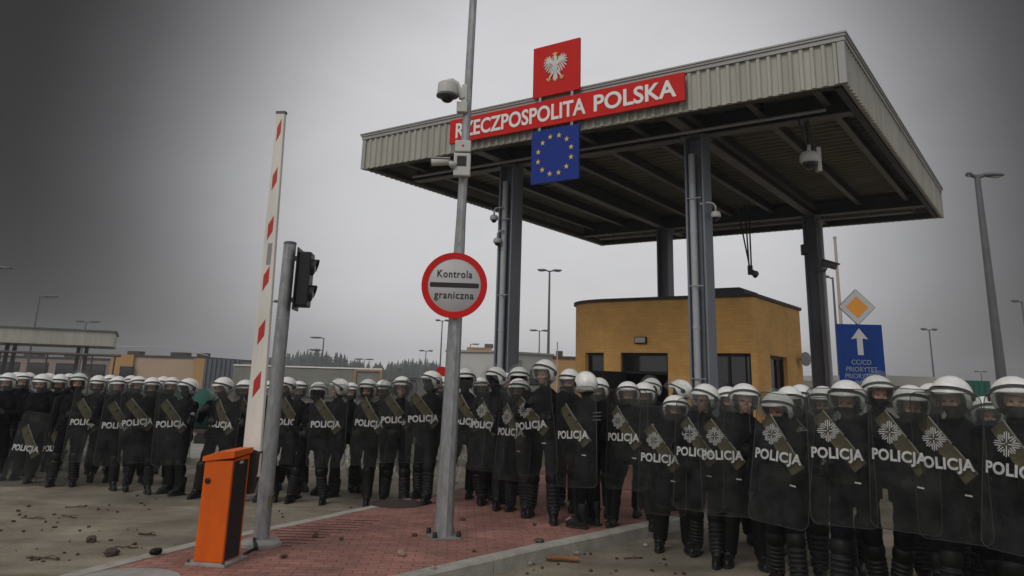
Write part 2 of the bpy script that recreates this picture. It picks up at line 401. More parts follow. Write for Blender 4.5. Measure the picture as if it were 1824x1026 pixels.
# ------------------------------------------------------------------ ground, road, traffic island
def sheet(name, poly, z, m, thick=None):
    b = MB()
    if thick: b.prism(poly, z - thick, z)
    else: b.add([(x, y, z) for x, y in poly], [tuple(range(len(poly)))])
    return tag(b.build(name, m), kind='structure')
sheet('ground', [(-1500, -300), (1500, -300), (1500, 2400), (-1500, 2400)], -0.004, 'yard')
sheet('road', [(-45, -12), (45, -12), (45, 55), (-45, 55)], 0.0, 'road')

def offset_poly(poly, d):
    n = len(poly); o = []
    for i in range(n):
        p0, p1, p2 = Vector(poly[i - 1]), Vector(poly[i]), Vector(poly[(i + 1) % n])
        a = (p1 - p0).normalized(); b = (p2 - p1).normalized()
        na = Vector((-a.y, a.x)); nb = Vector((-b.y, b.x)); h = (na + nb).normalized()
        o.append(tuple(p1 + h * (d / max(0.35, h.dot(na)))))
    return o
ISL = [(-5.0, 1.35), (-4.45, 3.05), (-0.71, 7.30), (0.57, 8.80), (1.29, 9.58), (6.3, 15.1), (11.4, 21.3), (11.2, 22.2), (7.0, 26.0), (6.0, 25.9),
       (1.3, 17.3), (-1.62, 11.2), (-3.08, 8.42), (-3.61, 7.0), (-5.6, 3.0), (-5.9, 1.6), (-5.5, 1.2)]
def ring(name, outer, inner, z0, z1, m):
    """Kerb stones about a metre long laid end to end between two outlines."""
    n = len(outer); b = MB(); bv = 0.018; kr = random.Random(9)
    for i in range(n):
        o0, o1, i0, i1 = (Vector(p) for p in (outer[i], outer[(i + 1) % n], inner[i], inner[(i + 1) % n]))
        ln = (o1 - o0).length; k = max(1, round(ln / 1.0))
        for j in range(k):
            g0 = .004 / ln if j else 0.0; g1 = .004 / ln if j < k - 1 else 0.0; dz = kr.uniform(-.003, .003)
            vs = []
            for t_ in (j / k + g0, (j + 1) / k - g1):
                a, c = o0.lerp(o1, t_), i0.lerp(i1, t_); d = (c - a).normalized(); e_ = a + d * bv
                vs += [(a.x, a.y, z0), (a.x, a.y, z1 - bv + dz), (e_.x, e_.y, z1 + dz), (c.x, c.y, z1 + dz), (c.x, c.y, z0)]
            b.add(vs, [(q, q + 1, q + 6, q + 5) for q in range(4)] + [(0, 1, 2, 3, 4), (9, 8, 7, 6, 5)])
    return tag(b.build(name, m), kind='structure')
INN = offset_poly(ISL, 0.16)
ring('kerb', ISL, INN, -0.05, 0.144, 'kerb_stone')
b = MB(); b.add([(x, y, 0.138) for x, y in INN], [tuple(range(len(INN)))])
tag(b.build('paving', 'paving'), kind='structure')
# ribbed warning paving and a worn concrete patch on the island
TP = [Vector(on(x, y, .14)[:2]) for x, y in ((505, 975), (545, 968), (682, 926), (600, 924), (478, 944))]
b = MB(); tj = random.Random(5)
y0, y1 = TP[0].y, max(p.y for p in TP)
rows = 11
def xspan(y):
    xs = []
    for i in range(5):
        p, q = TP[i], TP[(i + 1) % 5]
        if (p.y - y) * (q.y - y) <= 0 and abs(p.y - q.y) > 1e-6: xs.append(p.x + (q.x - p.x) * (y - p.y) / (q.y - p.y))
    return (min(xs), max(xs)) if len(xs) >= 2 else None
for k in range(rows):
    y = y0 + (y1 - y0) * (k + .5) / rows; sp = xspan(y)
    if not sp: continue
    x = sp[0] + tj.uniform(0, .05)
    while x < sp[1] - .03:
        x2 = min(sp[1], x + .19); b.prism([(x, y - .017), (x2, y - .017), (x2, y + .017), (x, y + .017)], .137, .1405); x = x2 + .012
mat('tactile', (0.075, 0.026, 0.022), 0.8, var=0.3, vscale=8)
tag(b.build('tactile_paving', 'tactile'), kind='structure')
b = MB(); b.prism([(-3.05 + .42 * math.cos(a * PI / 14), 6.95 + .36 * math.sin(a * PI / 14)) for a in range(28)], 0.12, 0.1425)
tag(b.build('concrete_patch', 'concrete'), kind='structure')
# second kerbed island beyond the left group of officers
ring('far_kerb', [(-19, 15.4), (-2.2, 16.4), (-0.6, 17.6), (-1.2, 19.4), (-19, 18.6)], offset_poly([(-19, 15.4), (-2.2, 16.4), (-0.6, 17.6), (-1.2, 19.4), (-19, 18.6)], 0.3), -0.05, 0.144, 'kerb_stone')
FI = offset_poly([(-19, 15.4), (-2.2, 16.4), (-0.6, 17.6), (-1.2, 19.4), (-19, 18.6)], 0.3)
b = MB(); b.add([(x, y, 0.138) for x, y in FI], [tuple(range(len(FI)))]); tag(b.build('far_paving', 'concrete'), kind='structure')
# manhole
mh = on(706, 897, .142)
m_ = thing('manhole', 'round rusty manhole cover set in the red paving beside the pale kerb line', 'manhole', (mh.x, mh.y, 0.139))
b = MB(); b.lathe([(.37, 0), (.37, .008), (.31, .008), (.31, 0.004)], 32); b.build('frame', 'iron', m_)
b = MB(); b.lathe([(.30, 0), (.30, .007)], 28)
for k in range(-4, 5):
    wd = math.sqrt(max(.01, .28 ** 2 - (k * .06) ** 2)); b.box((0, k * .06, .009), (2 * wd, .02, .006))
b.build('cover', 'iron', m_)

# ------------------------------------------------------------------ the canopy over the border lane
CX, CY, YAW, CW, CD = -3.138, 15.779, -0.614, 9.549, 10.485
CM = T(CX, CY, 0) @ Matrix.Rotation(YAW, 4, 'Z')
def cw(u, v, z=0): return CM @ Vector((u, v, z))
canopy = thing('gate_canopy', 'large flat grey canopy with ribbed metal fascia standing on four steel columns', 'canopy', M=CM)
def fascia(name, length, M):
    pitch, dp, b = 0.155, 0.034, MB()
    n = int(length / pitch); pitch = length / n; prof = []
    for i in range(n): prof += [(i * pitch, 0), (i * pitch + pitch * .48, 0), (i * pitch + pitch * .60, dp), (i * pitch + pitch * .88, dp)]
    prof.append((length, 0))
    k = len(prof)
    vs = [(x, -y, z) for z in (6.0, 6.635) for x, y in prof] + [(x, .05, z) for z in (6.0, 6.635) for x, y in prof]
    fs = []
    for i in range(k - 1):
        fs += [(i, i + 1, k + i + 1, k + i), (2 * k + i, 3 * k + i, 3 * k + i + 1, 2 * k + i + 1), (i, 2 * k + i, 2 * k + i + 1, i + 1), (k + i, k + i + 1, 3 * k + i + 1, 3 * k + i)]
    fs += [(0, k, 3 * k, 2 * k), (k - 1, 3 * k - 1, 4 * k - 1, 2 * k - 1)]
    b.add(vs, fs, M)
    b.build(name, 'fascia', canopy)
fascia('fascia_panel', CW - .12, T(.06, 0, 0))
fascia('fascia_panel', CD - .12, T(CW, .06, 0) @ RZ(90))
fascia('fascia_panel', CW - .12, T(CW - .06, CD, 0) @ RZ(180))
fascia('fascia_panel', CD - .12, T(0, CD - .06, 0) @ RZ(-90))
for cxx, cyy in ((0, 0), (CW, 0), (CW, CD), (0, CD)):
    b = MB(); b.box((cxx + (.012 if cxx == 0 else -.012), cyy + (.012 if cyy == 0 else -.012), 6.3175), (.10, .10, .635)); b.build('corner_trim', 'coping', canopy)
b = MB()
for z0, z1, o_, i_ in ((6.637, 6.70, .05, .2), (6.702, 6.738, .07, .25), (6.74, 6.765, .085, .27)):
    for c, d in (((CW / 2, (i_ - o_) / 2, (z0 + z1) / 2), (CW + 2 * o_, i_ + o_, z1 - z0)), ((CW / 2, CD - (i_ - o_) / 2, (z0 + z1) / 2), (CW + 2 * o_, i_ + o_, z1 - z0)),
                 (((i_ - o_) / 2, CD / 2, (z0 + z1) / 2), (i_ + o_, CD - 2 * i_ - .002, z1 - z0)), ((CW - (i_ - o_) / 2, CD / 2, (z0 + z1) / 2), (i_ + o_, CD - 2 * i_ - .002, z1 - z0))):
        b.box(c, d)
b.build('coping', 'coping', canopy)
# profiled roof deck, ribs running across the canopy
b = MB(); prof = []; pt = .24; nn = int((CD - .12) / pt); pt = (CD - .12) / nn
for i in range(nn):
    y = .06 + i * pt; prof += [(y, 6.40), (y + pt * .45, 6.40), (y + pt * .55, 6.46), (y + pt * .9, 6.46)]
prof.append((CD - .06, 6.40)); k = len(prof)
vs = [(x, y, z) for x in (.06, CW - .06) for y, z in prof] + [(x, y, 6.60) for x in (.06, CW - .06) for y, z in prof]
fs = []
for i in range(k - 1): fs += [(i, i + 1, k + i + 1, k + i), (2 * k + i, 3 * k + i, 3 * k + i + 1, 2 * k + i + 1)]
b.add(vs, fs); b.build('roof_deck', 'deck', canopy)
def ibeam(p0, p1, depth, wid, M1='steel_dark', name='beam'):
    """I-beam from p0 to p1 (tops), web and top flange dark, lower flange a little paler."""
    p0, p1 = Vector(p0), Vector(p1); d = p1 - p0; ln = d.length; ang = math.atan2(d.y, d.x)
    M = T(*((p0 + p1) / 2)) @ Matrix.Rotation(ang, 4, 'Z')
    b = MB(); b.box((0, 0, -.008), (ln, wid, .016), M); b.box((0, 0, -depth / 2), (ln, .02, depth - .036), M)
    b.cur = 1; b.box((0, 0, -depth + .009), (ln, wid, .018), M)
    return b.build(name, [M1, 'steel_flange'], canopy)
U1, U2, V1, V2 = 2.80, 6.77, 1.45, 9.0
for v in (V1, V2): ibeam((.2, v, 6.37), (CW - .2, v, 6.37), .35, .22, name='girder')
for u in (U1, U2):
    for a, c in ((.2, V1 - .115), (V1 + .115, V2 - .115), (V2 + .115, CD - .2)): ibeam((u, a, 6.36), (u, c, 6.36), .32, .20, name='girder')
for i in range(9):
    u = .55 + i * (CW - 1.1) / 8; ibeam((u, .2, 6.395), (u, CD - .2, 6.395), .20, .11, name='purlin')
for s in (0, 1):
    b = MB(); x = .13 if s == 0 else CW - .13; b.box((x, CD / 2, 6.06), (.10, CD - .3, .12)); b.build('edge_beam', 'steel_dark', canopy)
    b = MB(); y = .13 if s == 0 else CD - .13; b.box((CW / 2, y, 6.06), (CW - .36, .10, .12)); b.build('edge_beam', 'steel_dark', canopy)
for v in (1.0, 9.45):
    b = MB(); b.tube([(.5, v, 6.0), (CW - .5, v, 6.0)], .028, 8); b.build('conduit', 'pipe_grey', canopy)
# columns: H sections with a rain pipe in the recess
def column(u, v, pipe, z0):
    b = MB(); fw, fd, tw = .335, .36, .03
    for s in (-1, 1): b.box((s * (fw / 2 - tw / 2), 0, (z0 + 6.005) / 2), (tw, fd, 6.005 - z0))
    b.box((0, .02, (z0 + 6.005) / 2), (fw - 2 * tw - .004, .025, 6.005 - z0))
    b.box((0, 0, z0 + .015), (.5, .5, .03)); b.box((0, 0, 6.01), (.44, .44, .016))
    c = b.build('column', 'column_blue', canopy, M=T(u, v, 0))
    if pipe:
        b = MB(); x = -.06; b.tube([(x, -.11, z0 + .05), (x, -.11, 5.7)], .062, 14)
        for z in (1.2, 2.7, 3.35, 4.3, 5.2): b.tube([(x, -.11, z), (x, -.11, z + .05)], .069, 14)
        b.build('rain_pipe', 'pipe_grey', c, smooth=False, auto=40)
        for z in (1.9, 3.4, 4.9): b = MB(); b.box((-.02, -.185, z), (.27, .010, .016)); b.build('pipe_clamp', 'galvanised', c)
        b = MB(); b.tube([(.10, -.10, z0 + .05), (.10, -.10, 5.6)], .022, 8); b.build('cable_conduit', 'steel_dark', c)
column(U1, V1, True, .139); column(U2, V1, True, .139); column(U1, V2, False, .139); column(U2, V2, False, .139)
b = MB(); b.tube([(U2 + .235, V2 - .06, .2), (U2 + .235, V2 - .06, 5.9)], .055, 14); b.build('rain_pipe', 'pipe_grey', canopy, auto=40)

# ------------------------------------------------------------------ signs on the canopy
def sign_board(name, label, u0, u1, z0, z1, m, v=-.13, d=.05):
    t = thing(name, label, 'sign', M=CM @ T((u0 + u1) / 2, v, (z0 + z1) / 2) )
    b = MB(); b.box((0, 0, 0), (u1 - u0, d, z1 - z0), bev=.006); b.build('board', m, t)
    wx = (u1 - u0) / 2
    for s in (-1, 1): b = MB(); b.box((s * wx * .55, d / 2 + .012, 0), (.05, .022, (z1 - z0) * .86)); b.build('rear_bracket', 'galvanised', t)
    return t
sb = sign_board('name_sign', 'long red sign reading RZECZPOSPOLITA POLSKA in white across the canopy edge', 2.45, 7.22, 6.135, 6.612, 'sign_red')
for word, a, c in (('RZECZPOSPOLITA', 2.605, 5.44), ('POLSKA', 5.60, 7.085)):
    vs, fs = text_mesh(word, width=c - a, height=.30, depth=.01, bold=.022)
    b = MB(); b.add(vs, fs, T((a + c) / 2 - 4.835, -.03, 0) @ STAND); b.build('lettering', 'white_paint', sb)
es = sign_board('emblem_sign', 'square red sign with a white crowned eagle above the canopy edge', 4.345, 5.31, 6.70, 7.665, 'sign_red')
for s in (-1, 1): b = MB(); b.box((s * .33, .0, -.53), (.05, .03, .1)); b.build('mounting_post', 'galvanised', es)
def petal(b, p, q, w0, w1, z0, z1, M):
    p, q = Vector(p), Vector(q); d = (q - p); nrm = Vector((-d.y, d.x)).normalized()
    pts = [p + nrm * w0 / 2, p.lerp(q, .55) + nrm * w1 / 2, p.lerp(q, .9) + nrm * w1 * .38, q, p.lerp(q, .9) - nrm * w1 * .38, p.lerp(q, .55) - nrm * w1 / 2, p - nrm * w0 / 2]
    b.prism([(x.x, x.y) for x in pts], z0, z1, M)
EM = T(.0, -.028, .01) @ STAND
b = MB()
for s in (-1, 1):
    tips = [(.075, .215), (.135, .245), (.19, .235), (.232, .195), (.25, .135), (.245, .07), (.225, .005), (.19, -.05), (.145, -.085), (.10, -.095)]
    for i, q in enumerate(tips):
        t = i / (len(tips) - 1); base = (s * (.055 + .075 * math.sin(t * PI) * .9), .10 + .085 * math.sin(t * PI * .8) - .12 * t * t)
        petal(b, base, (s * q[0], q[1]), .020, .0255, 0, .014 + .003 * (i % 2), EM)
    petal(b, (s * .03, .07), (s * .115, .17), .05, .07, 0, .02, EM); petal(b, (s * .115, .17), (s * .15, .10), .05, .05, 0, .018, EM)
    petal(b, (s * .03, -.05), (s * .125, -.185), .05, .03, 0, .018, EM)
b.prism([(.052 * math.cos(a * PI / 10), .03 + .115 * math.sin(a * PI / 10)) for a in range(20)], 0, .024, EM)
b.prism([(-.03, .12), (.035, .12), (.03, .2), (.012, .235), (-.022, .23), (-.04, .205), (-.03, .19)], 0, .026, EM)
for k in range(-2, 3): petal(b, (k * .007, -.06), (k * .021, -.265 + abs(k) * .02), .016, .021, 0, .014 + .003 * (k % 2), EM)
for yy in (.06, .02, -.02):
    for k in (-1, 0, 1): petal(b, (k * .032, yy + .02), (k * .032, yy - .03), .02, .028, .024, .031, EM)
eg = b.build('eagle_emblem', 'silver', es)
b = MB(); b.prism([(-.04, .238), (.032, .238), (.048, .285), (.02, .262), (-.004, .298), (-.03, .262), (-.056, .283)], 0, .03, EM); b.build('crown', 'star_gold', eg)
b = MB(); b.prism([(-.038, .222), (-.038, .196), (-.075, .188)], 0, .03, EM); b.build('beak', 'star_gold', eg)
for s in (-1, 1):
    b = MB()
    for q in ((.185, -.195), (.165, -.235), (.125, -.245), (.095, -.215)): petal(b, (s * .13, -.18), (s * q[0], q[1]), .02, .02, 0, .02, EM)
    b.build('talon', 'star_gold', eg)
eu = sign_board('flag_sign', 'square blue sign with a ring of twelve gold stars hanging below the canopy edge', 4.345, 5.31, 5.105, 6.07, 'eu_blue')
for s in (-1, 1): b = MB(); b.box((s * .33, .0, .515), (.05, .03, .066)); b.build('hanger', 'galvanised', eu)
for k in range(12):
    a = k * PI / 6 + PI / 12; cx_, cy_ = .345 * math.cos(a), .345 * math.sin(a)
    ol = [(cx_ + (.052 if j % 2 == 0 else .0205) * math.cos(PI / 2 + j * PI / 5), cy_ + (.052 if j % 2 == 0 else .0205) * math.sin(PI / 2 + j * PI / 5)) for j in range(10)]
    b = MB(); b.prism(ol, 0, .008, T(0, -.0255, 0) @ STAND); b.build('star', 'star_gold', eu)

# ------------------------------------------------------------------ kiosk
kiosk = thing('border_kiosk', 'yellow brick control kiosk with rounded corner and dark coping under the canopy', 'kiosk', M=CM)
KU0, KU1, KV0, KV1, KZ0, KL, KT = 2.3, 6.83, 4.0, 7.25, .138, 2.42, 3.50
def arc(cx, cy, r, a0, a1, n): return [(cx + r * math.cos(R(a0 + (a1 - a0) * i / n)), cy + r * math.sin(R(a0 + (a1 - a0) * i / n))) for i in range(n + 1)]
rr = 1.3
outline = arc(KU0 + rr, KV0 + rr, rr, 180, 270, 10) + arc(KU1 - .06, KV0 + .06, .06, 270, 360, 3) + arc(KU1 - .06, KV1 - .06, .06, 0, 90, 3) + arc(KU0 + rr, KV1 - rr, rr, 90, 180, 10)
cum = [0.0]
for i in range(len(outline)): cum.append(cum[-1] + (Vector(outline[(i + 1) % len(outline)]) - Vector(outline[i])).length)
TOT = cum[-1]
def on_wall(s_, off=0.0):
    s_ %= TOT
    for i in range(len(outline)):
        if cum[i] <= s_ <= cum[i + 1] + 1e-9:
            a, c = Vector(outline[i]), Vector(outline[(i + 1) % len(outline)]); t = (s_ - cum[i]) / max(1e-9, cum[i + 1] - cum[i])
            p = a.lerp(c, t); d = (c - a).normalized(); return p + Vector((d.y, -d.x)) * off
SF = cum[10] - (KU0 + rr)          # wall length = SF + u along the front
SS = cum[14] - (KV0 + .06)         # = SS + v along the right side
openings = [(SF + 3.0, SF + 3.55, .95, KL, 'window'), (SF + 3.95, SF + 5.02, KZ0 + .02, KL, 'doorway'), (SF + 5.50, SF + 6.72, .95, KL, 'window'), (SS + 4.86, SS + 6.02, .95, KL, 'window'),
            (cum[14] + (KV1 - KV0) + 1.0, cum[14] + (KV1 - KV0) + 2.4, .95, KL, 'window')]
brk = sorted(set([c for c in cum[:-1]] + [o[0] for o in openings] + [o[1] for o in openings] + [TOT]))
b = MB(); uvs = []
def wq(s0, s1, z0, z1, th=.0):
    p, q = on_wall(s0 + 1e-6), on_wall(s1 - 1e-6)
    b.add([(p.x, p.y, z0), (q.x, q.y, z0), (q.x, q.y, z1), (p.x, p.y, z1)], [(0, 1, 2, 3)]); uvs.append(((s0, z0), (s1, z0), (s1, z1), (s0, z1)))
TH = .24
for s0, s1 in zip(brk[:-1], brk[1:]):
    if s1 - s0 < 1e-4: continue
    mid = (s0 + s1) / 2; op = next((o for o in openings if o[0] < mid < o[1]), None)
    if op is None: wq(s0, s1, KZ0, KT)
    else:
        wq(s0, s1, op[3], KT)
        if op[2] > KZ0 + .1: wq(s0, s1, KZ0, op[2])
for s0, s1, z0, z1, _ in openings:      # reveals
    a, c, a2, c2 = on_wall(s0 + 1e-6), on_wall(s1 - 1e-6), on_wall(s0 + 1e-6, -TH), on_wall(s1 - 1e-6, -TH)
    for p, q, za, zb in ((a, a2, z0, z1), (c2, c, z0, z1)):
        b.add([(p.x, p.y, za), (q.x, q.y, za), (q.x, q.y, zb), (p.x, p.y, zb)], [(0, 1, 2, 3)]); uvs.append(((0, za), (TH, za), (TH, zb), (0, zb)))
    for z in (z0, z1):
        b.add([(a.x, a.y, z), (c.x, c.y, z), (c2.x, c2.y, z), (a2.x, a2.y, z)], [(0, 1, 2, 3)]); uvs.append(((s0, 0), (s1, 0), (s1, TH), (s0, TH)))
me = b.mesh('wall', 'kiosk_brick', fixn=False)
ul = me.uv_layers.new(name='UVMap')
for p, q in zip(me.polygons, uvs):
    for li, c in zip(p.loop_indices, q): ul.data[li].uv = c
link('wall', me, kiosk)
# inner lining, floor and ceiling so the openings look into a dark room
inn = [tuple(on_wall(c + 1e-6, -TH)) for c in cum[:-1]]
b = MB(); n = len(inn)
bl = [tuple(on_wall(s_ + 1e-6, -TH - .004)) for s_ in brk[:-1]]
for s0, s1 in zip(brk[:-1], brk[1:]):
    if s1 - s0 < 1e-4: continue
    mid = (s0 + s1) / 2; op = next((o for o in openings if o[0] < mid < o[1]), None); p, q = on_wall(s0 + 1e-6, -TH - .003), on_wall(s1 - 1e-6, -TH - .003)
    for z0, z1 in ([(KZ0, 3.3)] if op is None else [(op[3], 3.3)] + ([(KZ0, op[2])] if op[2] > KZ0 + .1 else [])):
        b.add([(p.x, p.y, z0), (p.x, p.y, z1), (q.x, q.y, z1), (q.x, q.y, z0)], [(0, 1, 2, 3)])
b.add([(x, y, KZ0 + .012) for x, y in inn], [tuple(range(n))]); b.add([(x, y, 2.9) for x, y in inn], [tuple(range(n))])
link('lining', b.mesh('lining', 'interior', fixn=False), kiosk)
for s0, s1, z0, z1, typ in openings:
    M0 = on_wall(s0 + 1e-6, -.12); M1 = on_wall(s1 - 1e-6, -.12); d = M1 - M0; ln = d.length
    M = T(M0.x, M0.y, 0) @ Matrix.Rotation(math.atan2(d.y, d.x), 4, 'Z')
    if typ == 'window':
        b = MB()
        for x in (.03, ln - .03): b.box((x, 0, (z0 + z1) / 2), (.06, .07, z1 - z0 - .004), M)
        for z in (z0 + .03, z1 - .03): b.box((ln / 2, 0, z), (ln - .122, .068, .056), M)
        if ln > .8: b.box((ln * .62, 0, (z0 + z1) / 2), (.05, .064, z1 - z0 - .12), M)
        f = b.build('window', 'frame_dark', kiosk)
        b = MB(); b.box((ln / 2, .004, (z0 + z1) / 2), (ln - .12, .012, z1 - z0 - .12), M); b.build('pane', 'glass_dark', f)
        b = MB(); b.box((ln / 2, -.125, z0 - .022), (ln + .06, .10, .04), M); b.build('sill', 'coping', f)
    else:
        b = MB()
        for x in (.03, ln - .03): b.box((x, 0, (z0 + z1) / 2), (.06, .08, z1 - z0 - .004), M)
        b.box((ln / 2, 0, z1 - .03), (ln - .122, .078, .056), M); b.box((ln / 2, 0, z1 - .40), (ln - .122, .07, .05), M)
        f = b.build('door_frame', 'frame_dark', kiosk)
        b = MB(); b.box((ln / 2, .004, z1 - .215), (ln - .12, .012, .31), M); b.build('fanlight', 'glass_dark', f)
        Md = M @ T(.06, -.03, 0) @ RZ(-112)
        b = MB(); b.box((.47, 0, 1.10), (.94, .045, 1.86), Md); dr = b.build('door', 'frame_dark', kiosk)
        b = MB(); b.tube([(.85, -.03, 1.1), (.85, -.08, 1.1), (.75, -.08, 1.1)], .01, 8, Md); b.build('handle', 'galvanised', dr)
b = MB(); o2 = [tuple(on_wall(c + 1e-6, .05)) for c in cum[:-1]]; b.prism(o2, KT + .001, KT + .06); b.build('coping', 'black_paint', kiosk)
b = MB(); b.box((6.02, 4.9, 3.64), (.95, .9, .16), bev=.02); b.box((6.02, 4.9, 3.735), (.7, .7, .05)); b.build('roof_unit', 'steel_dark', kiosk)
lt = thing('wall_lamp', 'small white rectangular lamp fixed above the kiosk doorway', 'lamp', M=CM @ T(4.435, 3.998, 2.675))
b = MB(); b.box((0, -.03, 0), (.27, .06, .14), bev=.012); b.build('housing', 'frame_dark', lt)
b = MB(); b.box((0, -.064, 0), (.23, .012, .105), bev=.004); b.build('diffuser', 'lens', lt)
mi = thing('wall_mirror', 'small oval traffic mirror on the right corner of the kiosk', 'mirror', M=CM @ T(6.84, 6.95, 2.42) @ RZ(60))
b = MB(); b.tube([(0, .0, 0), (0, -.14, 0)], .014, 8); b.build('bracket', 'steel_dark', mi)
b = MB(); b.lathe([(.02, 0), (.12, .005), (.15, .03), (.15, .045), (.135, .05)], 24, T(0, -.14, 0) @ RX(90)); b.build('mirror_head', 'cabin_dark', mi, auto=50)
# ------------------------------------------------------------------ barrier with its raised boom
bp0 = Vector((-2.56, 7.63, .139))
bar = thing('lift_barrier', 'orange barrier cabinet with black side panel and raised white boom with red marks', 'barrier', bp0, R(-9))
bw, bd = .272, .325
b = MB(); b.box((0, 0, .012), (.37, .43, .024), bev=.004); pl = b.build('base_plate', 'concrete', bar)
for sx in (-1, 1):
    for sy in (-1, 1):
        b = MB(); b.lathe([(.014, .024), (.014, .036), (.007, .037), (.007, .05)], 8, T(sx * .165, sy * .195, 0)); b.build('bolt', 'iron', pl)
b = MB()
ol = [(-bd / 2, .025), (bd / 2, .025), (bd / 2, .91), (-bd / 2, .875)]
b.prism(ol, -bw / 2, bw / 2, Matrix(((0, 0, 1, 0), (1, 0, 0, 0), (0, 1, 0, 0), (0, 0, 0, 1))))
body = b.build('cabinet', 'orange', bar)
me = body.data; bm = bmesh.new(); bm.from_mesh(me); bmesh.ops.bevel(bm, geom=bm.edges[:], offset=.008, segments=2, affect='EDGES', profile=.6); bm.to_mesh(me); bm.free()
b = MB(); b.box((bw / 2 + .002, -.004, .455), (.006, bd * .80, .835), bev=.002); b.build('side_panel', 'black_paint', bar)
b = MB(); b.cur = 0
LM = Matrix(((0, 0, 1, 0), (1, 0, 0, 0), (0, 1, 0, 0), (0, 0, 0, 1)))
lw = bw / 2 + .016
# lid: folded hood, higher at the boom side, with a lip all round
vs = [(-lw, -bd / 2 - .018, .865), (lw, -bd / 2 - .018, .905), (lw, bd / 2 + .018, .925), (-lw, bd / 2 + .018, .905), (-lw, -bd / 2 - .018, .905), (lw * .1, -bd / 2 - .018, .952), (lw, -bd / 2 - .018, .962), (lw, bd / 2 + .018, .972), (lw * .1, bd / 2 + .018, .965), (-lw, bd / 2 + .018, .93)]
b.add(vs, [(0, 1, 6, 5, 4), (2, 3, 9, 8, 7), (1, 2, 7, 6), (3, 0, 4, 9), (4, 5, 8, 9), (5, 6, 7, 8), (0, 3, 2, 1)]); lid = b.build('lid', 'orange', bar)
b = MB(); b.lathe([(.026, 0), (.026, .012), (.014, .014)], 16, T(-.085, -bd / 2 + .001, .70) @ RX(90)); b.build('lock', 'cam_dark', bar)
b = MB(); b.box((bw / 2 + .012, -.02, .855), (.014, .05, .022), bev=.003); b.build('nameplate', 'strap_white', bar)
mat('clamp_dark', (0.028, 0.025, 0.018), 0.6, var=0.3, vscale=8)
# boom on the far side of the cabinet
bm0 = bar.matrix_basis
p0 = Vector((.115, .235, .66))
zb, zt = .70, 4.345
b = MB()
w0, w1 = .092, .046
def bx(z, k): return .115 - .02 * (z - zb) + k * (w0 + (w1 - w0) * (z - zb) / (zt - zb))
vs = []
for z in (zb, zt):
    for k, y in ((-1, .225), (1, .225), (1, .275), (-1, .275)): vs.append((bx(z, k), y, z))
b.add(vs, [(0, 1, 2, 3), (4, 7, 6, 5), (0, 4, 5, 1), (1, 5, 6, 2), (2, 6, 7, 3), (3, 7, 4, 0)])
boom = b.build('boom', 'boom_white', bar)
bm = bmesh.new(); bm.from_mesh(boom.data); bmesh.ops.bevel(bm, geom=bm.edges[:], offset=.008, segments=2, affect='EDGES', profile=.6); bm.to_mesh(boom.data); bm.free()
for zc in (4.15, 3.62, 3.10, 2.58, 2.05, 1.55):
    h = .13; b = MB()
    vs = [(bx(zc - h, -.45), .2235, zc - h), (bx(zc - h * .25, .42), .2235, zc - h * .25), (bx(zc + h, .42), .2235, zc + h), (bx(zc + h * .25, -.45), .2235, zc + h * .25)]
    b.add(vs + [(x, .226, z) for x, y, z in vs], [(0, 1, 2, 3), (4, 7, 6, 5), (0, 4, 5, 1), (1, 5, 6, 2), (2, 6, 7, 3), (3, 7, 4, 0)]); b.build('reflective_mark', 'boom_red', boom)
b = MB(); b.box((bx(2.83, .15), .2235, 2.83), (.045, .003, .22)); b.build('print_strip', 'cabin_dark', boom)
b = MB(); b.box((bx(zt, 0), .25, zt + .006), (.105, .06, .03), bev=.004); b.build('end_cap', 'lamp_grey', boom)
b = MB(); b.prism([(-.06, .55), (.15, .55), (.20, .74), (.20, .93), (.07, .96), (-.02, .8)], -.29, -.205, Matrix(((1, 0, 0, 0), (0, 0, -1, 0), (0, 1, 0, 0), (0, 0, 0, 1)))); b.build('boom_clamp', 'clamp_dark', bar)

# ------------------------------------------------------------------ traffic light post
tp = thing('signal_post', 'grey galvanised steel post on a round base beside the orange barrier', 'post', (-2.39, 8.36, .139))
b = MB(); b.lathe([(.205, 0), (.205, .03), (.17, .055), (.10, .06)], 8); b.build('base_flange', 'concrete', tp, auto=35)
b = MB(); b.tube([(0, 0, .05), (0, 0, 3.02)], [.078, .066], 24); b.build('pole', 'galvanised', tp, auto=40)
for z, r_ in ((2.86, .0695), (2.22, .073)): b = MB(); b.tube([(0, 0, z), (0, 0, z + .009)], r_, 24); b.build('clamp_band', 'pipe_grey', tp, auto=40)
b = MB(); b.box((.068, -.04, .42), (.03, .05, .10), bev=.003); b.build('sticker', 'khaki', tp)
b = MB(); b.lathe([(.068, 3.015), (.068, 3.04), (.05, 3.048)], 24); b.build('cap', 'lamp_grey', tp, auto=40)
tl = thing('traffic_light', 'black two lamp traffic light seen from behind on the grey post', 'traffic light', (-2.39, 8.36, 2.76), R(4))
for z in (.245, -.20): b = MB(); b.box((.095, 0, z), (.05, .05, .05)); b.build('bracket', 'steel_dark', tl)
b = MB(); b.box((.19, 0, .02), (.135, .25, .58), bev=.018); b.build('housing', 'traffic_black', tl)
b = MB(); b.box((.118, 0, .02), (.014, .30, .66), bev=.005); b.build('back_plate', 'traffic_black', tl)
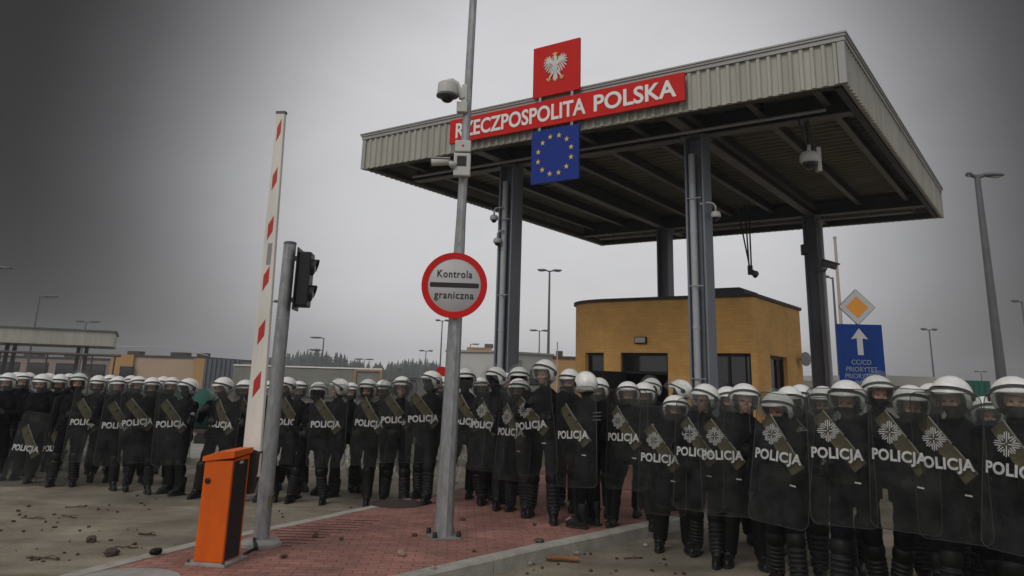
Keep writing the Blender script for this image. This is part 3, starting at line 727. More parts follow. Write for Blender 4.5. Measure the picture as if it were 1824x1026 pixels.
for z in (.155, -.125):
    b = MB(); n = 14; vs = []; fs = []
    for i in range(n + 1):
        a = R(-25 + 230 * i / n)
        for x, r in ((.255, .092), (.30 + .028 * math.sin(a), .088), (.30 + .028 * math.sin(a), .084), (.255, .087)): vs.append((x, r * math.cos(a), z + r * math.sin(a)))
    for i in range(n): fs += [(4 * i + j, 4 * i + (j + 1) % 4, 4 * i + 4 + (j + 1) % 4, 4 * i + 4 + j) for j in range(4)]
    b.add(vs, fs); hd = b.build('visor_hood', 'traffic_black', tl)
    b = MB(); b.lathe([(.09, 0), (.088, .014), (.06, .03), (.02, .036)], 20, T(.258, 0, z) @ RY(90)); b.build('lens', 'cam_dark', hd, auto=60)
cb = thing('cable', 'short black cable lying between the orange cabinet and the grey post', 'cable')
b = MB(); b.tube([(-2.40, 7.92, .15), (-2.34, 8.03, .175), (-2.44, 8.30, .21), (-2.50, 8.5, .16)], .014, 8); b.build('sheath', 'rubber', cb)
b = MB(); b.tube([(-2.33, 8.03, .172), (-2.38, 8.15, .19)], .020, 8); b.build('coupling', 'black_paint', cb)

# ------------------------------------------------------------------ tall pole with sign and cameras
cp = thing('camera_pole', 'tall tapered galvanised pole carrying cameras and a round border sign', 'pole', (-.627, 9.02, .139))
b = MB(); b.box((0, 0, .012), (.30, .30, .024), RZ(20), bev=.003); bpl = b.build('base_plate', 'galvanised', cp)
for k in range(4):
    a = R(20 + 45 + 90 * k); b = MB(); b.lathe([(.026, .024), (.026, .05), (.022, .075), (.010, .08)], 10, T(.185 * math.cos(a), .185 * math.sin(a), 0)); b.build('bolt_cap', 'black_paint', bpl)
b = MB(); b.tube([(0, 0, .02), (.022, 0, 2.2), (.036, 0, 3.5), (.053, 0, 5.1), (.09, 0, 8.6)], [.104, .080, .056, .050, .040], 10); b.build('pole', 'galvanised', cp, auto=20)
rs = thing('border_sign', 'round white sign with red rim reading Kontrola graniczna on the tall pole', 'sign', (-.624, 8.885, 2.828), R(3))
SM = STAND
b = MB(); b.lathe([(.372, -.012), (.375, 0), (.372, .004)], 56, SM); b.build('plate', 'sign_white', rs, auto=60)
b = MB(); n = 64; vs = []; fs = []
for i in range(n):
    a = 2 * PI * i / n
    for r, z in ((.374, .0), (.374, .0085), (.302, .0085), (.302, .0)): vs.append((r * math.cos(a), r * math.sin(a), z))
fs = [(4 * i + j, 4 * i + (j + 1) % 4, 4 * ((i + 1) % n) + (j + 1) % 4, 4 * ((i + 1) % n) + j) for i in range(n) for j in range(4)]
b.add(vs, fs, SM); b.build('rim', 'sign_red', rs)
b = MB(); b.prism([(-.268 + .012 * math.cos(R(a)), .012 * math.sin(R(a)) * 1.5) for a in range(90, 271, 30)] + [(.268 + .012 * math.cos(R(a)), .012 * math.sin(R(a)) * 1.5) for a in range(-90, 91, 30)], .0, .0075, T(0, 0, -.0) @ SM @ Matrix.Diagonal((1, 1.5, 1, 1))); b.build('bar', 'black_paint', rs)
for word, z, wd, ht in (('Kontrola', .128, .40, .085), ('graniczna', -.128, .45, .105)):
    vs, fs = text_mesh(word, width=wd, height=ht, depth=.006, bold=.012, spacing=1.12); b = MB(); b.add(vs, fs, T(0, -.0055, z) @ SM); b.build('lettering', 'black_paint', rs)
for z in (-.15, .15): b = MB(); b.box((0, .045, z), (.20, .07, .035)); b.build('bracket', 'galvanised', rs)

def dome_camera(name, label, loc, arm, r=.10, rz=0, group=None, white='cam_white'):
    """Hanging dome camera: cap, skirt, dark dome and a bent arm back to what carries it."""
    t = thing(name, label, 'camera', loc, rz, group)
    b = MB(); b.lathe([(r * .35, r * 1.05), (r * .8, r * .85), (r, r * .45), (r * 1.02, -.05 * r), (r * .92, -r * .25), (r * .7, -r * .26)], 20); b.build('housing', white, t, auto=50)
    b = MB(); b.ell((0, 0, -r * .26), (r * .70, r * .70, r * .70), 16, 10); b.build('dome', 'cam_dark', t, True)
    b = MB(); b.tube(arm, r * .22, 8); b.build('arm', white, t, True)
    return t
dc = thing('dome_camera', 'white dome camera on a bent arm near the top of the tall pole', 'camera', (-.82, 8.93, 5.20))
b = MB(); b.lathe([(.03, .13), (.05, .115), (.095, .105), (.118, .085), (.124, .0), (.122, -.045)], 24); b.build('housing', 'cam_white', dc, auto=40)
b = MB(); b.lathe([(.121, -.047), (.134, -.055), (.134, -.075), (.10, -.085)], 24); b.build('skirt', 'lamp_grey', dc, auto=40)
b = MB(); b.ell((0, 0, -.08), (.082, .082, .075), 18, 12); b.build('dome', 'cam_dark', dc, True)
b = MB(); b.tube([(-.01, 0, .115), (.05, .01, .135), (.10, .02, .105), (.185, .04, -.08)], [.03, .034, .036, .042], 10); b.build('arm', 'cam_white', dc, auto=50)
b = MB(); b.box((.205, .055, -.05), (.07, .07, .30), bev=.01); b.build('back_plate', 'cam_white', dc)
b = MB(); b.box((.185, .04, -.20), (.13, .10, .13), bev=.01); b.build('mount_box', 'cam_white', dc)
jb = thing('junction_box', 'small grey metal box with a red dot strapped to the tall pole', 'box', (-.60, 8.95, 4.50))
b = MB(); b.box((0, 0, 0), (.19, .09, .14), bev=.012); b.build('case', 'cam_white', jb)
b = MB(); b.lathe([(.014, 0), (.014, .006)], 10, T(.0, -.044, 0) @ RX(90)); b.build('indicator', 'sign_red', jb)
bc = thing('bullet_camera', 'white bullet camera pointing left from the tall pole beneath the grey box', 'camera', (-.62, 8.92, 4.26))
b = MB(); b.box((.02, .0, 0), (.20, .10, .28), bev=.016); b.build('mount_box', 'cam_white', bc)
b = MB(); b.box((.015, -.056, .04), (.11, .012, .12), bev=.004); b.build('sensor_window', 'cam_dark', bc)
b = MB(); b.tube([(-.07, -.04, -.03), (-.11, -.06, 0.0), (-.15, -.06, 0.02)], [.042, .036, .03], 12); b.build('joint', 'cam_white', bc, True)
b = MB(); b.tube([(-.13, -.06, .025), (-.15, -.06, .024), (-.34, -.085, -.0)], [.03, .045, .045], 14); b.build('barrel', 'cam_white', bc, auto=40)
b = MB(); b.tube([(-.343, -.0855, -.0), (-.352, -.0865, -.001)], .038, 14); b.build('lens', 'cam_dark', bc)
b = MB(); b.box((-.24, -.072, .055), (.24, .10, .008), RZ(0)); b.build('sunshade', 'cam_white', bc)

# cameras under and on the canopy
P = at(1442, 286, 12)
hc = dome_camera('hanging_camera', 'large white dome camera hung on struts beneath the right front of the canopy', P, [(0, 0, .1), (0, 0, .26)], .150)
b = MB(); b.tube([(-.02, 0, .2), (-.20, -.05, 6.2 - P.z)], .016, 6); b.build('strut', 'steel_dark', hc)
b = MB(); b.tube([(.02, 0, .2), (-.02, .05, 6.2 - P.z)], .024, 6); b.build('strut', 'steel_dark', hc)
b = MB(); b.tube([(.14, .02, .05), (-.06, -.1, 6.2 - P.z)], .014, 6); b.build('strut', 'steel_dark', hc)
b = MB(); b.box((.155, .04, .03), (.07, .12, .40), bev=.01); b.build('mount_box', 'cam_white', hc)
c2 = cw(U2, V1, 0); q = at(1275, 385, 12.9)
dome_camera('column_camera', 'white dome camera on a swan neck arm on the front right canopy column', q, [(0, 0, .09), (.0, 0, .17), (-.04, 0, .22), (-.12, .0, .235), (-.26, .0, .20)], .085)
q = at(880, 390, 15.2)
dome_camera('column_camera', 'upper of two grey dome cameras on the left side of the front left canopy column', q, [(0, 0, .09), (.0, 0, .17), (.03, 0, .22), (.10, .0, .235), (.18, .0, .235)], .082, group='cameras on the front left column', white='pipe_grey')
q = at(886, 431, 15.2)
dome_camera('column_camera', 'lower of two grey dome cameras on the left side of the front left canopy column', q, [(0, 0, .09), (.0, 0, .17), (.02, 0, .21), (.06, .0, .23), (.12, .0, .235)], .082, group='cameras on the front left column', white='pipe_grey')
q = at(1345, 489, 18.2)
hk = dome_camera('drop_camera', 'dark dome camera dangling on long rods behind the canopy above the kiosk', q, [(0, 0, .06), (-.04, 0, .10), (-.12, 0, .08)], .085, white='lamp_grey')
for a, c in (((-.08, 0, .02), (-.06, .05, 6.05 - q.z)), ((-.10, 0, .05), (-.34, .05, 6.05 - q.z)), ((-.13, 0, .05), (-.15, .05, 6.05 - q.z))):
    b = MB(); b.tube([a, c], .019, 6); b.build('rod', 'black_paint', hk)
b = MB(); b.box((-.11, 0, .10), (.10, .10, .22), bev=.01); b.build('mount_box', 'black_paint', hk)
q = at(1477, 472, 18.9)
bl = thing('bullet_camera', 'dark bullet camera with sunshade on the right rear canopy column', 'camera', q, R(-15))
b = MB(); b.box((0, 0, 0), (.36, .15, .14), RY(18), bev=.03); b.build('barrel', 'lamp_grey', bl)
b = MB(); b.box((.02, 0, .085), (.42, .19, .02), RY(18), bev=.006); b.build('sunshade', 'cabin_dark', bl)
b = MB(); b.tube([(-.05, 0, -.05), (-.10, 0, -.15), (-.34, .05, -.16)], .022, 8); b.build('arm', 'lamp_grey', bl, True)
q = at(1432, 445, 18.7)
hb = thing('horn_box', 'small black box fixed to the left side of the right rear canopy column', 'box', q)
b = MB(); b.box((0, 0, 0), (.12, .14, .26), bev=.02); b.build('case', 'black_paint', hb)
b = MB(); b.box((.08, 0, 0), (.06, .05, .1)); b.build('bracket', 'steel_dark', hb)

# ------------------------------------------------------------------ blue lane sign and priority sign
bs = thing('lane_sign', 'blue lane sign with white arrow and lettering on a post right of the kiosk', 'sign', (5.36, 12.0, 0), R(-4))
b = MB(); b.tube([(0, .04, 0), (0, .04, 3.2)], .032, 12); b.build('post', 'galvanised', bs, auto=40)
b = MB(); b.box((-.005, 0, 2.27), (.68, .022, 1.0), bev=.006); b.build('board', 'sign_blue', bs)
b = MB(); b.prism([(-.042, -.19), (.042, -.19), (.042, .06), (.125, .045), (0, .21), (-.125, .045), (-.042, .06)], 0, .005, T(-.01, -.0115, 2.50) @ STAND); b.build('arrow', 'sign_white', bs)
for word, z, wd in (('CC/CD', 2.205, .29), ('PRIORYTET', 2.10, .46), ('PRIORYTETY', 2.0, .50), ('PCIP', 1.90, .22)):
    vs, fs = text_mesh(word, width=wd, height=.072, depth=.004, bold=.004); b = MB(); b.add(vs, fs, T(-.01, -.0125, z) @ STAND); b.build('lettering', 'sign_text', bs)
ds = thing('priority_sign', 'amber diamond sign with pale border above the blue lane sign', 'sign', (5.345, 11.985, 3.03), R(-4))
def rsq(s_, r): return [(cx + r * math.cos(R(a)), cy + r * math.sin(R(a))) for cx, cy, a0 in ((s_ - r, s_ - r, 0), (-s_ + r, s_ - r, 90), (-s_ + r, -s_ + r, 180), (s_ - r, -s_ + r, 270)) for a in (a0, a0 + 45, a0 + 90)]
b = MB(); b.prism(rsq(.198, .02), -.016, -.004, STAND @ RZ(45)); b.build('backing', 'lamp_grey', ds)
b = MB(); b.prism(rsq(.190, .02), -.004, .002, STAND @ RZ(45)); b.build('border', 'sign_white', ds)
b = MB(); b.prism(rsq(.118, .01), .002, .006, STAND @ RZ(45)); b.build('panel', 'amber', ds)

# ------------------------------------------------------------------ street lamps
def lamp(px, py, Y, heads, label, r=.07, size=1.0, second=None):
    q = at(px, py, Y); h = q.z
    t = thing('street_lamp', label, 'street lamp', (q.x, Y, 0), group='street lamps around the border yard')
    b = MB(); b.tube([(0, 0, 0), (0, 0, h * .5), (0, 0, h)], [r * 1.25, r * .95, r * .65], 10); b.build('pole', 'lamp_grey', t, auto=40)
    for lvl in ([h] + ([second] if second else [])):
        for s, ln in heads:
            b = MB(); b.tube([(0, 0, lvl - .06), (s * .25 * size, 0, lvl + .02)], r * .5, 8); b.build('arm', 'lamp_grey', t)
            b = MB(); x0 = .18 * size; ln_ = ln * size
            b.loft([(-x0 - ln_, .02 * size, 0, .03 * size, .05 * size), (-x0 - ln_ * .8, .0, 0, .06 * size, .13 * size), (-x0 - ln_ * .3, 0, 0, .075 * size, .14 * size), (-x0, 0, 0, .045 * size, .07 * size)], 10,
                   T(0, 0, lvl + .02) @ Matrix(((0, 0, -s, 0), (0, 1, 0, 0), (1, 0, 0, 0), (0, 0, 0, 1)))); hd = b.build('lamp_head', 'lamp_grey', t, True)
            b = MB(); b.ell((s * (x0 + ln_ * .55), 0, lvl - .035 * size), (ln_ * .3, .09 * size, .035 * size), 10, 6); b.build('glass', 'lens', hd, True)
    return t
lamp(1740, 312, 22, [(-1, .12), (1, .62)], 'thick dark street lamp with unequal heads, tallest right of the canopy', .125, 1.0)
lamp(979, 482, 45, [(-1, .5), (1, .5)], 'tall thin street lamp with twin heads between the two left canopy columns', .08, 1.05)
lamp(1483, 494, 30, [(-1, .4)], 'slim street lamp with one head behind the blue lane sign', .055, .8)
lamp(577, 602, 92, [(-1, .9)], 'distant street lamp with heads at two heights before the dark forest', .10, 1.5, second=at(577, 624, 92).z)
lamp(71, 528, 60, [(1, .9)], 'leaning street lamp with one head rising above the far left canopy', .08, 1.3)
lamp(154, 573, 80, [(-1, .6), (1, .8)], 'twin headed street lamp just above the far left canopy end', .08, 1.4)
lamp(-12, 477, 45, [(1, .75)], 'street lamp with only its head in view at the far left edge', .08, 1.2)
lamp(482, 537, 40, [(1, .3)], 'thin street lamp partly hidden between the white boom and grey post', .05, .9)
lamp(788, 571, 60, [(-1, .35), (1, .35)], 'thin street lamp rising right behind the round border sign', .06, 1.0)
lamp(759, 625, 120, [(-1, .5), (1, .5)], 'small distant twin headed street lamp left of the tall pole', .09, 1.6)
lamp(961, 589, 80, [(-1, .6), (1, .6)], 'distant twin headed street lamp left of the thin tall lamp and kiosk', .08, 1.3)
lamp(838, 613, 110, [(1, .8)], 'small distant single headed street lamp above the grey site cabin', .08, 1.3)
lamp(1655, 587, 50, [(-1, .35), (1, .35)], 'twin headed street lamp left of the thick dark lamp', .06, 1.0)
lamp(1820, 537, 40, [(-1, .35)], 'street lamp with one head at the far right edge', .06, 1.0)
lamp(1747, 662, 120, [(-1, .5), (1, .5)], 'tiny distant twin headed street lamp low behind the helmets on the right', .09, 1.5)
lamp(649, 640, 150, [(-1, .8), (1, .8)], 'tiny distant street lamp above the long grey trailer', .09, 1.8)
for px, py, Y, lb, r in ((1487, 425, 27, 'tall thin pale mast without a head behind the priority sign', .065), (993, 611, 50, 'short thin pale mast left of the kiosk', .05)):
    q = at(px, py, Y); t = thing('mast', lb, 'mast', (q.x, Y, 0))
    b = MB(); b.tube([(0, 0, 0), (0, 0, q.z)], [r, r * .75], 10); b.build('pole', 'mast_pale', t, auto=40)
    b = MB(); b.ell((0, 0, q.z + r * .5), (r, r, r), 10, 6); b.build('finial', 'mast_pale', t, True)

# ------------------------------------------------------------------ buildings and vehicles in the distance
def building(name, label, cat, px0, px1, pytop, Y, depth, wall, parts=None, base=0.0):
    a, c = at(px0, pytop, Y), at(px1, pytop, Y); wd = c.x - a.x; h = a.z
    t = thing(name, label, cat, ((a.x + c.x) / 2, Y, base))
    b = MB(); b.box((0, depth / 2, (h - base) / 2), (wd, depth, h - base)); b.build('wall', wall, t)
    b = MB(); b.box((0, depth / 2, h - base + .08), (wd + .25, depth + .25, .16)); b.build('roof', 'steel_dark', t)
    return t, wd, h
t, wd, h = building('terminal_building', 'long low dull mauve building behind the far left canopy', 'building', -260, 199, 628, 84, 14, 'lilac_wall')
for i in range(9):
    x = -wd / 2 + wd * (i + .5) / 9; b = MB(); b.box((x, -.02, 1.5), (2.2, .08, 1.3)); wn = b.build('window', 'frame_dark', t)
    b = MB(); b.box((x, -.065, 1.5), (2.0, .02, 1.1)); b.build('pane', 'glass_dark', wn)
for x in (-4, 2.5, 7): b = MB(); b.box((x, 5, h + .4), (1.6, 1.5, .6), bev=.05); b.build('roof_vent', 'steel_dark', t)
t, wd, h = building('warehouse', 'beige warehouse with ochre end block and navy ribbed bay', 'warehouse', 201, 368, 634, 76, 16, 'beige')
q0, q1 = at(201, 634, 76).x, at(368, 634, 76).x; mx_ = (q0 + q1) / 2
b = MB(); a0 = at(241, 634, 76).x - mx_; b.box(((-wd / 2 + a0) / 2, -.16, h / 2 + .1), (a0 + wd / 2, .30, h + .14)); b.build('end_block', 'ochre', t)
b = MB(); b.box((wd / 2 - .5, -.13, h / 2), (1.0, .24, h)); b.build('pilaster', 'ochre', t)
b = MB(); x0 = wd / 2 + .02; x1 = at(433, 634, 76).x - mx_
n = 16
for i in range(n): b.box((x0 + (x1 - x0) * (i + .5) / n, .0 if i % 2 else -.12, h / 2), ((x1 - x0) / n - .01, .3, h - .02))
b.build('ribbed_bay', 'steel_navy', t)
b = MB(); b.box(((-wd / 2 + a0) / 2 + .6, -.33, 1.45), (1.3, .08, 1.1)); wn = b.build('window', 'frame_dark', t); b = MB(); b.box(((-wd / 2 + a0) / 2 + .6, -.38, 1.45), (1.1, .02, .9)); b.build('pane', 'glass_dark', wn)
for x, w_ in ((-3.2, 1.2), (1.2, 1.6), (3.4, .9)): b = MB(); b.box((x, 2, h + .35), (w_, 1.2, .4), bev=.04); b.build('roof_vent', 'iron', t)
b = MB(); b.tube([(-wd / 2, .4, h + .9), (0, .4, h + .95), (wd * .25, .4, h + .75), (wd / 2, .4, h + .3)], .045, 6); b.build('roof_pipe', 'pipe_grey', t)
# far left canopy
c = at(206, 590, 50)
t = thing('far_canopy', 'pale flat canopy on dark columns at the far left behind the officers', 'canopy', (c.x, 50, 0), R(25))
wd = 24.0; h = 4.0
b = MB(); b.box((-wd / 2, 4, h - .45), (wd, 8, .88), bev=.02); b.build('fascia', 'fascia', t)
b = MB(); b.box((-wd / 2, 4, h + .04), (wd + .2, 8.2, .09)); b.build('coping', 'lamp_grey', t)
for x in (-2.0, -1.55, -5.9, -5.5, -13.0, -20.0):
    b = MB(); b.box((x, 2.0, (h - .9) / 2), (.22, .24, h - .9)); b.box((x, 2.0, .08), (.4, .5, .16)); b.build('column', 'steel_dark', t)
t = thing('rail_barrier', 'dark horizontal pipe rail on posts below the far left canopy', 'rail', (at(150, 650, 46).x, 46, 0))
b = MB(); b.tube([(-5.2, 0, 2.55), (2.0, 0, 2.5)], .075, 8); b.build('rail', 'iron', t)
for x in (-4.9, -2.2, .4, 1.7): b = MB(); b.tube([(x, 0, 0), (x, 0, 2.52)], .05, 8); b.build('post', 'iron', t)
# trailer
a, c = at(416, 657, 62), at(681, 657, 62); h = 2.28
t = thing('long_trailer', 'long grey trailer box with white top rail and rusty end frame', 'trailer', ((a.x + c.x) / 2, 62, 0)); wd = c.x - a.x
b = MB(); b.box((0, 1.2, (h + .5) / 2), (wd, 2.4, h - .5)); n = 18
b.build('box_body', 'trailer_grey', t)
b = MB(); b.box((0, -.03, h + .03), (wd, .12, .10)); b.build('top_rail', 'white_paint', t)
b = MB(); x1 = wd / 2; x0 = at(634, 657, 62).x - (a.x + c.x) / 2
for x in (x0, x1 - .06): b.box((x, -.06, (h + .5) / 2), (.16, .14, h - .52))
b.box(((x0 + x1) / 2, -.06, h - .10), (x1 - x0 - .24, .13, .14)); b.build('end_frame', 'rust_frame', t)
for x in (-wd * .36, -wd * .28, wd * .3, wd * .38):
    b = MB(); b.lathe([(.36, -.14), (.46, -.11), (.46, .11), (.36, .14)], 16, T(x, .25, .46) @ RX(90)); wl = b.build('wheel', 'tyre', t, auto=40)
    b = MB(); b.lathe([(.20, .13), (.22, .145), (.08, .15)], 12, T(x, .25, .46) @ RX(90)); b.build('rim', 'lamp_grey', wl)
# site cabin / truck body
a, m_, c = at(797, 628, 29), at(887, 627, 28), at(984, 632, 30)
t = thing('site_cabin', 'pale grey site cabin with a sloping roof edge behind the middle officers', 'cabin', (m_.x, m_.y, 0))
h = 2.72
ax, cx2 = a.x - m_.x, c.x - m_.x
b = MB(); b.prism([(ax, 1.0), (ax, 4.5), (cx2, 4.5), (cx2, 2.0), (0, 0)][::-1], .35, h); b.build('body', 'cabin_grey', t)
b = MB(); b.prism([(ax - .08, .95), (ax - .08, 4.6), (cx2 + .08, 4.6), (cx2 + .08, 1.95), (0, -.08)][::-1], h + .002, h + .07); b.build('roof', 'coping', t)
d = Vector((cx2, 2.0)).normalized(); ang = math.degrees(math.atan2(d.y, d.x)); Mf = RZ(ang)
b = MB(); b.box((.95, -.012, 1.65), (.52, .03, 1.7), Mf); b.build('panel_door', 'cabin_dark', t)
b = MB(); b.box((2.0, -.012, 1.9), (.7, .03, .55), Mf); wn = b.build('window', 'frame_dark', t); b = MB(); b.box((2.0, -.032, 1.9), (.6, .012, .46), Mf); b.build('pane', 'glass_dark', wn)
b = MB(); b.tube([(0, -.02, .35), (0, -.02, h)], .03, 6); b.build('corner_bead', 'cabin_dark', t)
b = MB(); b.box((-.7, 1.2, h + .13), (.9, .5, .12)); b.build('roof_vent', 'rust_frame', t)
b = MB(); b.box((-.35, 1.1, h + .25), (.32, .3, .16), bev=.03); b.build('roof_lamp', 'lamp_grey', t)
t, wd, h = building('ochre_hut', 'small ochre hut left of the kiosk in the distance', 'hut', 984, 1034, 638, 58, 5, 'ochre')
b = MB(); b.box((0, -.03, 1.4), (.9, .08, 1.2)); wn = b.build('window', 'frame_dark', t); b = MB(); b.box((0, -.08, 1.4), (.75, .02, 1.05)); b.build('pane', 'glass_dark', wn)
b = MB(); b.box((-.4, 2, h + .35), (.5, .5, .5), bev=.03); b.build('roof_vent', 'iron', t)
q = at(787, 665, 24)
t = thing('stop_sign', 'small plain red disc sign on a thin post far behind the tall pole', 'sign', (q.x, 24, 0))
b = MB(); b.tube([(0, .03, 0), (0, .03, q.z + .1)], .03, 8); b.build('post', 'galvanised', t)
b = MB(); b.lathe([(.20, -.01), (.20, .01)], 24, T(0, 0, q.z) @ STAND); b.build('disc', 'sign_red', t)
# van behind the officers on the right, green tank truck corner, green skip on the left
q = at(1620, 670, 21)
t = thing('parked_van', 'pale cream van whose roof shows behind the helmets right of the lane sign', 'van', (q.x, 21, 0), R(6))
hz = q.z
prof = [(-1.0, .35), (-1.0, hz * .62), (-.88, hz * .93), (-.74, hz), (.74, hz), (.88, hz * .93), (1.0, hz * .62), (1.0, .35)]
b = MB(); b.prism(prof, 0, 4.6, T(0, 4.6, 0) @ STAND); b.build('body', 'van_pale', t)
b = MB(); b.prism([(-.86, hz * .63), (-.76, hz * .88), (.76, hz * .88), (.86, hz * .63)], 0, .03, T(0, -.005, 0) @ STAND); b.build('windscreen', 'glass_dark', t)
for sx in (-1, 1):
    b = MB(); b.box((sx * .78, -.02, .85), (.3, .06, .2), bev=.02); b.build('headlight', 'lens', t)
    for y in (.9, 3.6):
        b = MB(); b.lathe([(.24, -.1), (.33, -.08), (.33, .08), (.24, .1)], 18, T(sx * .90, y, .33) @ RY(90)); b.build('wheel', 'tyre', t, auto=40)
    b = MB(); b.box((sx * 1.12, .5, hz * .68), (.16, .08, .26), bev=.02); b.build('mirror', 'black_paint', t)
b = MB(); b.box((0, -.06, .45), (1.9, .14, .22), bev=.03); b.build('bumper', 'black_paint', t)
q = at(1742, 678, 30)
t = thing('green_container', 'dark green container whose corner shows right of the tallest right hand helmet', 'container', (q.x, 30, 0))
b = MB(); hz = q.z
for i in range(8): b.box((-.35 + .1 * i, .0 if i % 2 else -.02, hz / 2), (.095, .06, hz - .1))
b.build('ribbed_side', 'green_paint', t)
b = MB(); b.box((0, 1.3, hz / 2), (.95, 2.5, hz)); b.build('body', 'green_paint', t)
q = at(345, 700, 20)
t = thing('green_tarpaulin_cart', 'low cart under a green tarpaulin behind the officers left of the boom', 'cart', (q.x, 20, 0))
b = MB(); b.loft([(.45, 0, 0, .62, .5), (.9, 0, 0, .66, .52), (1.2, 0, 0, .55, .45), (1.36, .05, 0, .3, .25)], 18); b.build('tarpaulin', 'green_paint', t, True)
b = MB(); b.box((0, 0, .40), (1.2, .9, .08)); b.build('frame', 'iron', t)
for sx in (-1, 1): b = MB(); b.lathe([(.14, -.05), (.2, -.04), (.2, .04), (.14, .05)], 16, T(sx * .5, -.4, .2) @ RX(90)); b.build('wheel', 'tyre', t)

# far forest: reads as one dark mass
b = MB(); fr = random.Random(3)
for i in range(900):
    Y = fr.uniform(300, 430); px = fr.uniform(-150, 830)
    top = 640 if px < 620 else 640 + (px - 620) * .13
    top += 9 * math.sin(px * .031) + fr.uniform(-9, 9) + (12 if px < 470 else 0)
    q = at(px, top, Y); h = q.z; r0 = fr.uniform(1.9, 3.6)
    if h < 3: continue
    b.cur = 1; b.tube([(q.x, Y, 0), (q.x, Y, h * .9)], [.3, .05], 5)
    b.cur = 0
    for k in range(8):
        t_ = k / 7.0; z = h * (.12 + .86 * t_); r = r0 * (1.05 - t_) ** .8 + .1; nn = 7
        ph = fr.uniform(0, 6); vs = [(q.x, Y, z + h * .10)]; 
        for j in range(nn * 2):
            a_ = ph + PI * j / nn; rr_ = r * (fr.uniform(.85, 1.2) if j % 2 == 0 else fr.uniform(.35, .6)); vs.append((q.x + rr_ * math.cos(a_), Y + rr_ * math.sin(a_), z - h * .035 * fr.uniform(.4, 1.6)))
        b.add(vs, [(0, 1 + j, 1 + (j + 1) % (2 * nn)) for j in range(2 * nn)])
tag(b.build('forest', ['needles', 'bark']), 'dark line of conifer forest on the horizon', 'forest', kind='stuff')

# ------------------------------------------------------------------ razor wire behind the legs
def coil(label, x0, x1, y, r, turns, z=0.0):
    t = thing('razor_wire_coil', label, 'razor wire', ((x0 + x1) / 2, y, z), group='razor wire behind the officers')
    ln = x1 - x0; b = MB(); g = random.Random(int(x0 * 100))
    pts = [(-ln / 2 + ln * i / (turns * 18) + g.uniform(-.02, .02), r * math.cos(2 * PI * i / 18) * g.uniform(.9, 1.06), r + r * math.sin(2 * PI * i / 18) * g.uniform(.9, 1.06)) for i in range(turns * 18 + 1)]
    b.tube(pts, .011, 5); w_ = b.build('wire', 'wire', t)
    b = MB()
    for i in range(0, len(pts), 2):
        p = pts[i]; b.box(p, (.06, .012, .03), None)
    b.build('barb', 'wire', t)
coil('loose coil of pale razor wire behind the two officers left of the tall pole', -2.2, -.3, 14.6, .36, 8)
coil('flattened coil of razor wire between the legs left of the round sign', -4.6, -2.4, 14.9, .30, 8)

# ------------------------------------------------------------------ litter on the ground
def stone(px, py, z, r, m, label, group=None, flat=.75, seed=0):
    q = on(px, py, z); g = random.Random(seed + int(px * 7 + py)); b = MB()
    bm = bmesh.new(); bmesh.ops.create_icosphere(bm, subdivisions=3, radius=1)
    off = Vector((g.random() * 9, g.random() * 9, g.random() * 9)); sx, sy = g.uniform(.85, 1.3), g.uniform(.8, 1.1)
    for v in bm.verts:
        n_ = noise.noise(v.co * 1.3 + off) * .35 + noise.noise(v.co * 3.1 + off) * .15
        c = v.co * (1 + n_); v.co = Vector((c.x * sx * r, c.y * sy * r, max(-.55 * r, c.z * r * flat) + .55 * r))
    me = bpy.data.meshes.new('stone'); bm.to_mesh(me); bm.free(); me.materials.append(MATS[m]); me.shade_smooth()
    o = bpy.data.objects.new('stone', me); COL.objects.link(o); o.location = (q.x, q.y, z); o.rotation_euler = (0, 0, g.uniform(0, 6))
    return tag(o, label, 'stone', group)
ISZ = .139
stone(162, 966, 0, .052, 'stone_dark', 'round brown stone on the road, left of the larger stone by the kerb')
stone(197, 990, 0, .058, 'stone_dark', 'large round brown stone on the road touching the pale kerb line')
stone(276, 988, .144, .055, 'rubber', 'flat black lump on the kerb just left of the orange cabinet', flat=.5)
stone(714, 990, ISZ, .045, 'stone_pale', 'pinkish pale stone alone on the red paving between post and kerb')
stone(775, 914, ISZ, .03, 'stone_pale', 'small pale stone on the red paving left of the tall pole')
stone(772, 1015, ISZ, .026, 'stone_pale', 'small pale stone on the red paving at the kerb edge nearest the camera')
stone(738, 955, ISZ, .026, 'stone_dark', 'dark stone on the red paving just left of the tall pole base')
stone(562, 957, ISZ, .036, 'stone_dark', 'dark brown stone on the ribbed warning paving')
stone(608, 962, ISZ, .022, 'stone_dark', 'small dark stone at the near edge of the ribbed warning paving')
stone(505, 994, ISZ, .032, 'leaf', 'flat dark clod on the red paving below the grey post', flat=.4)
stone(844, 983, ISZ, .022, 'stone_dark', 'small dark stone on the red paving right of the tall pole base')
stone(961, 967, ISZ, .042, 'stone_dark', 'dark brick lump on the red paving at the right kerb edge', flat=.6)
stone(824, 927, ISZ, .03, 'stone_dark', 'upper dark stone on the red paving just right of the tall pole')
stone(952, 936, ISZ, .025, 'stone_dark', 'dark stone on the red paving at the feet of the middle officers')
stone(1015, 931, ISZ, .05, 'stone_pale', 'reddish stone on the red paving beside the middle officer boots')
stone(966, 1013, 0, .018, 'stone_dark', 'small dark stone on the road below the kerb beside the broken wood')
stone(943, 1007, 0, .034, 'concrete', 'grey rubble lump on the road at the foot of the kerb')
stone(1028, 988, 0, .03, 'stone_pale', 'pale reddish rubble on the road above the broken wood')
stone(1052, 988, 0, .02, 'stone_dark', 'dark pebble on the road right of the pale rubble near the kerb')
stone(1150, 974, 0, .03, 'concrete', 'grey rubble lump on the road at the right officers feet')
g = random.Random(11)
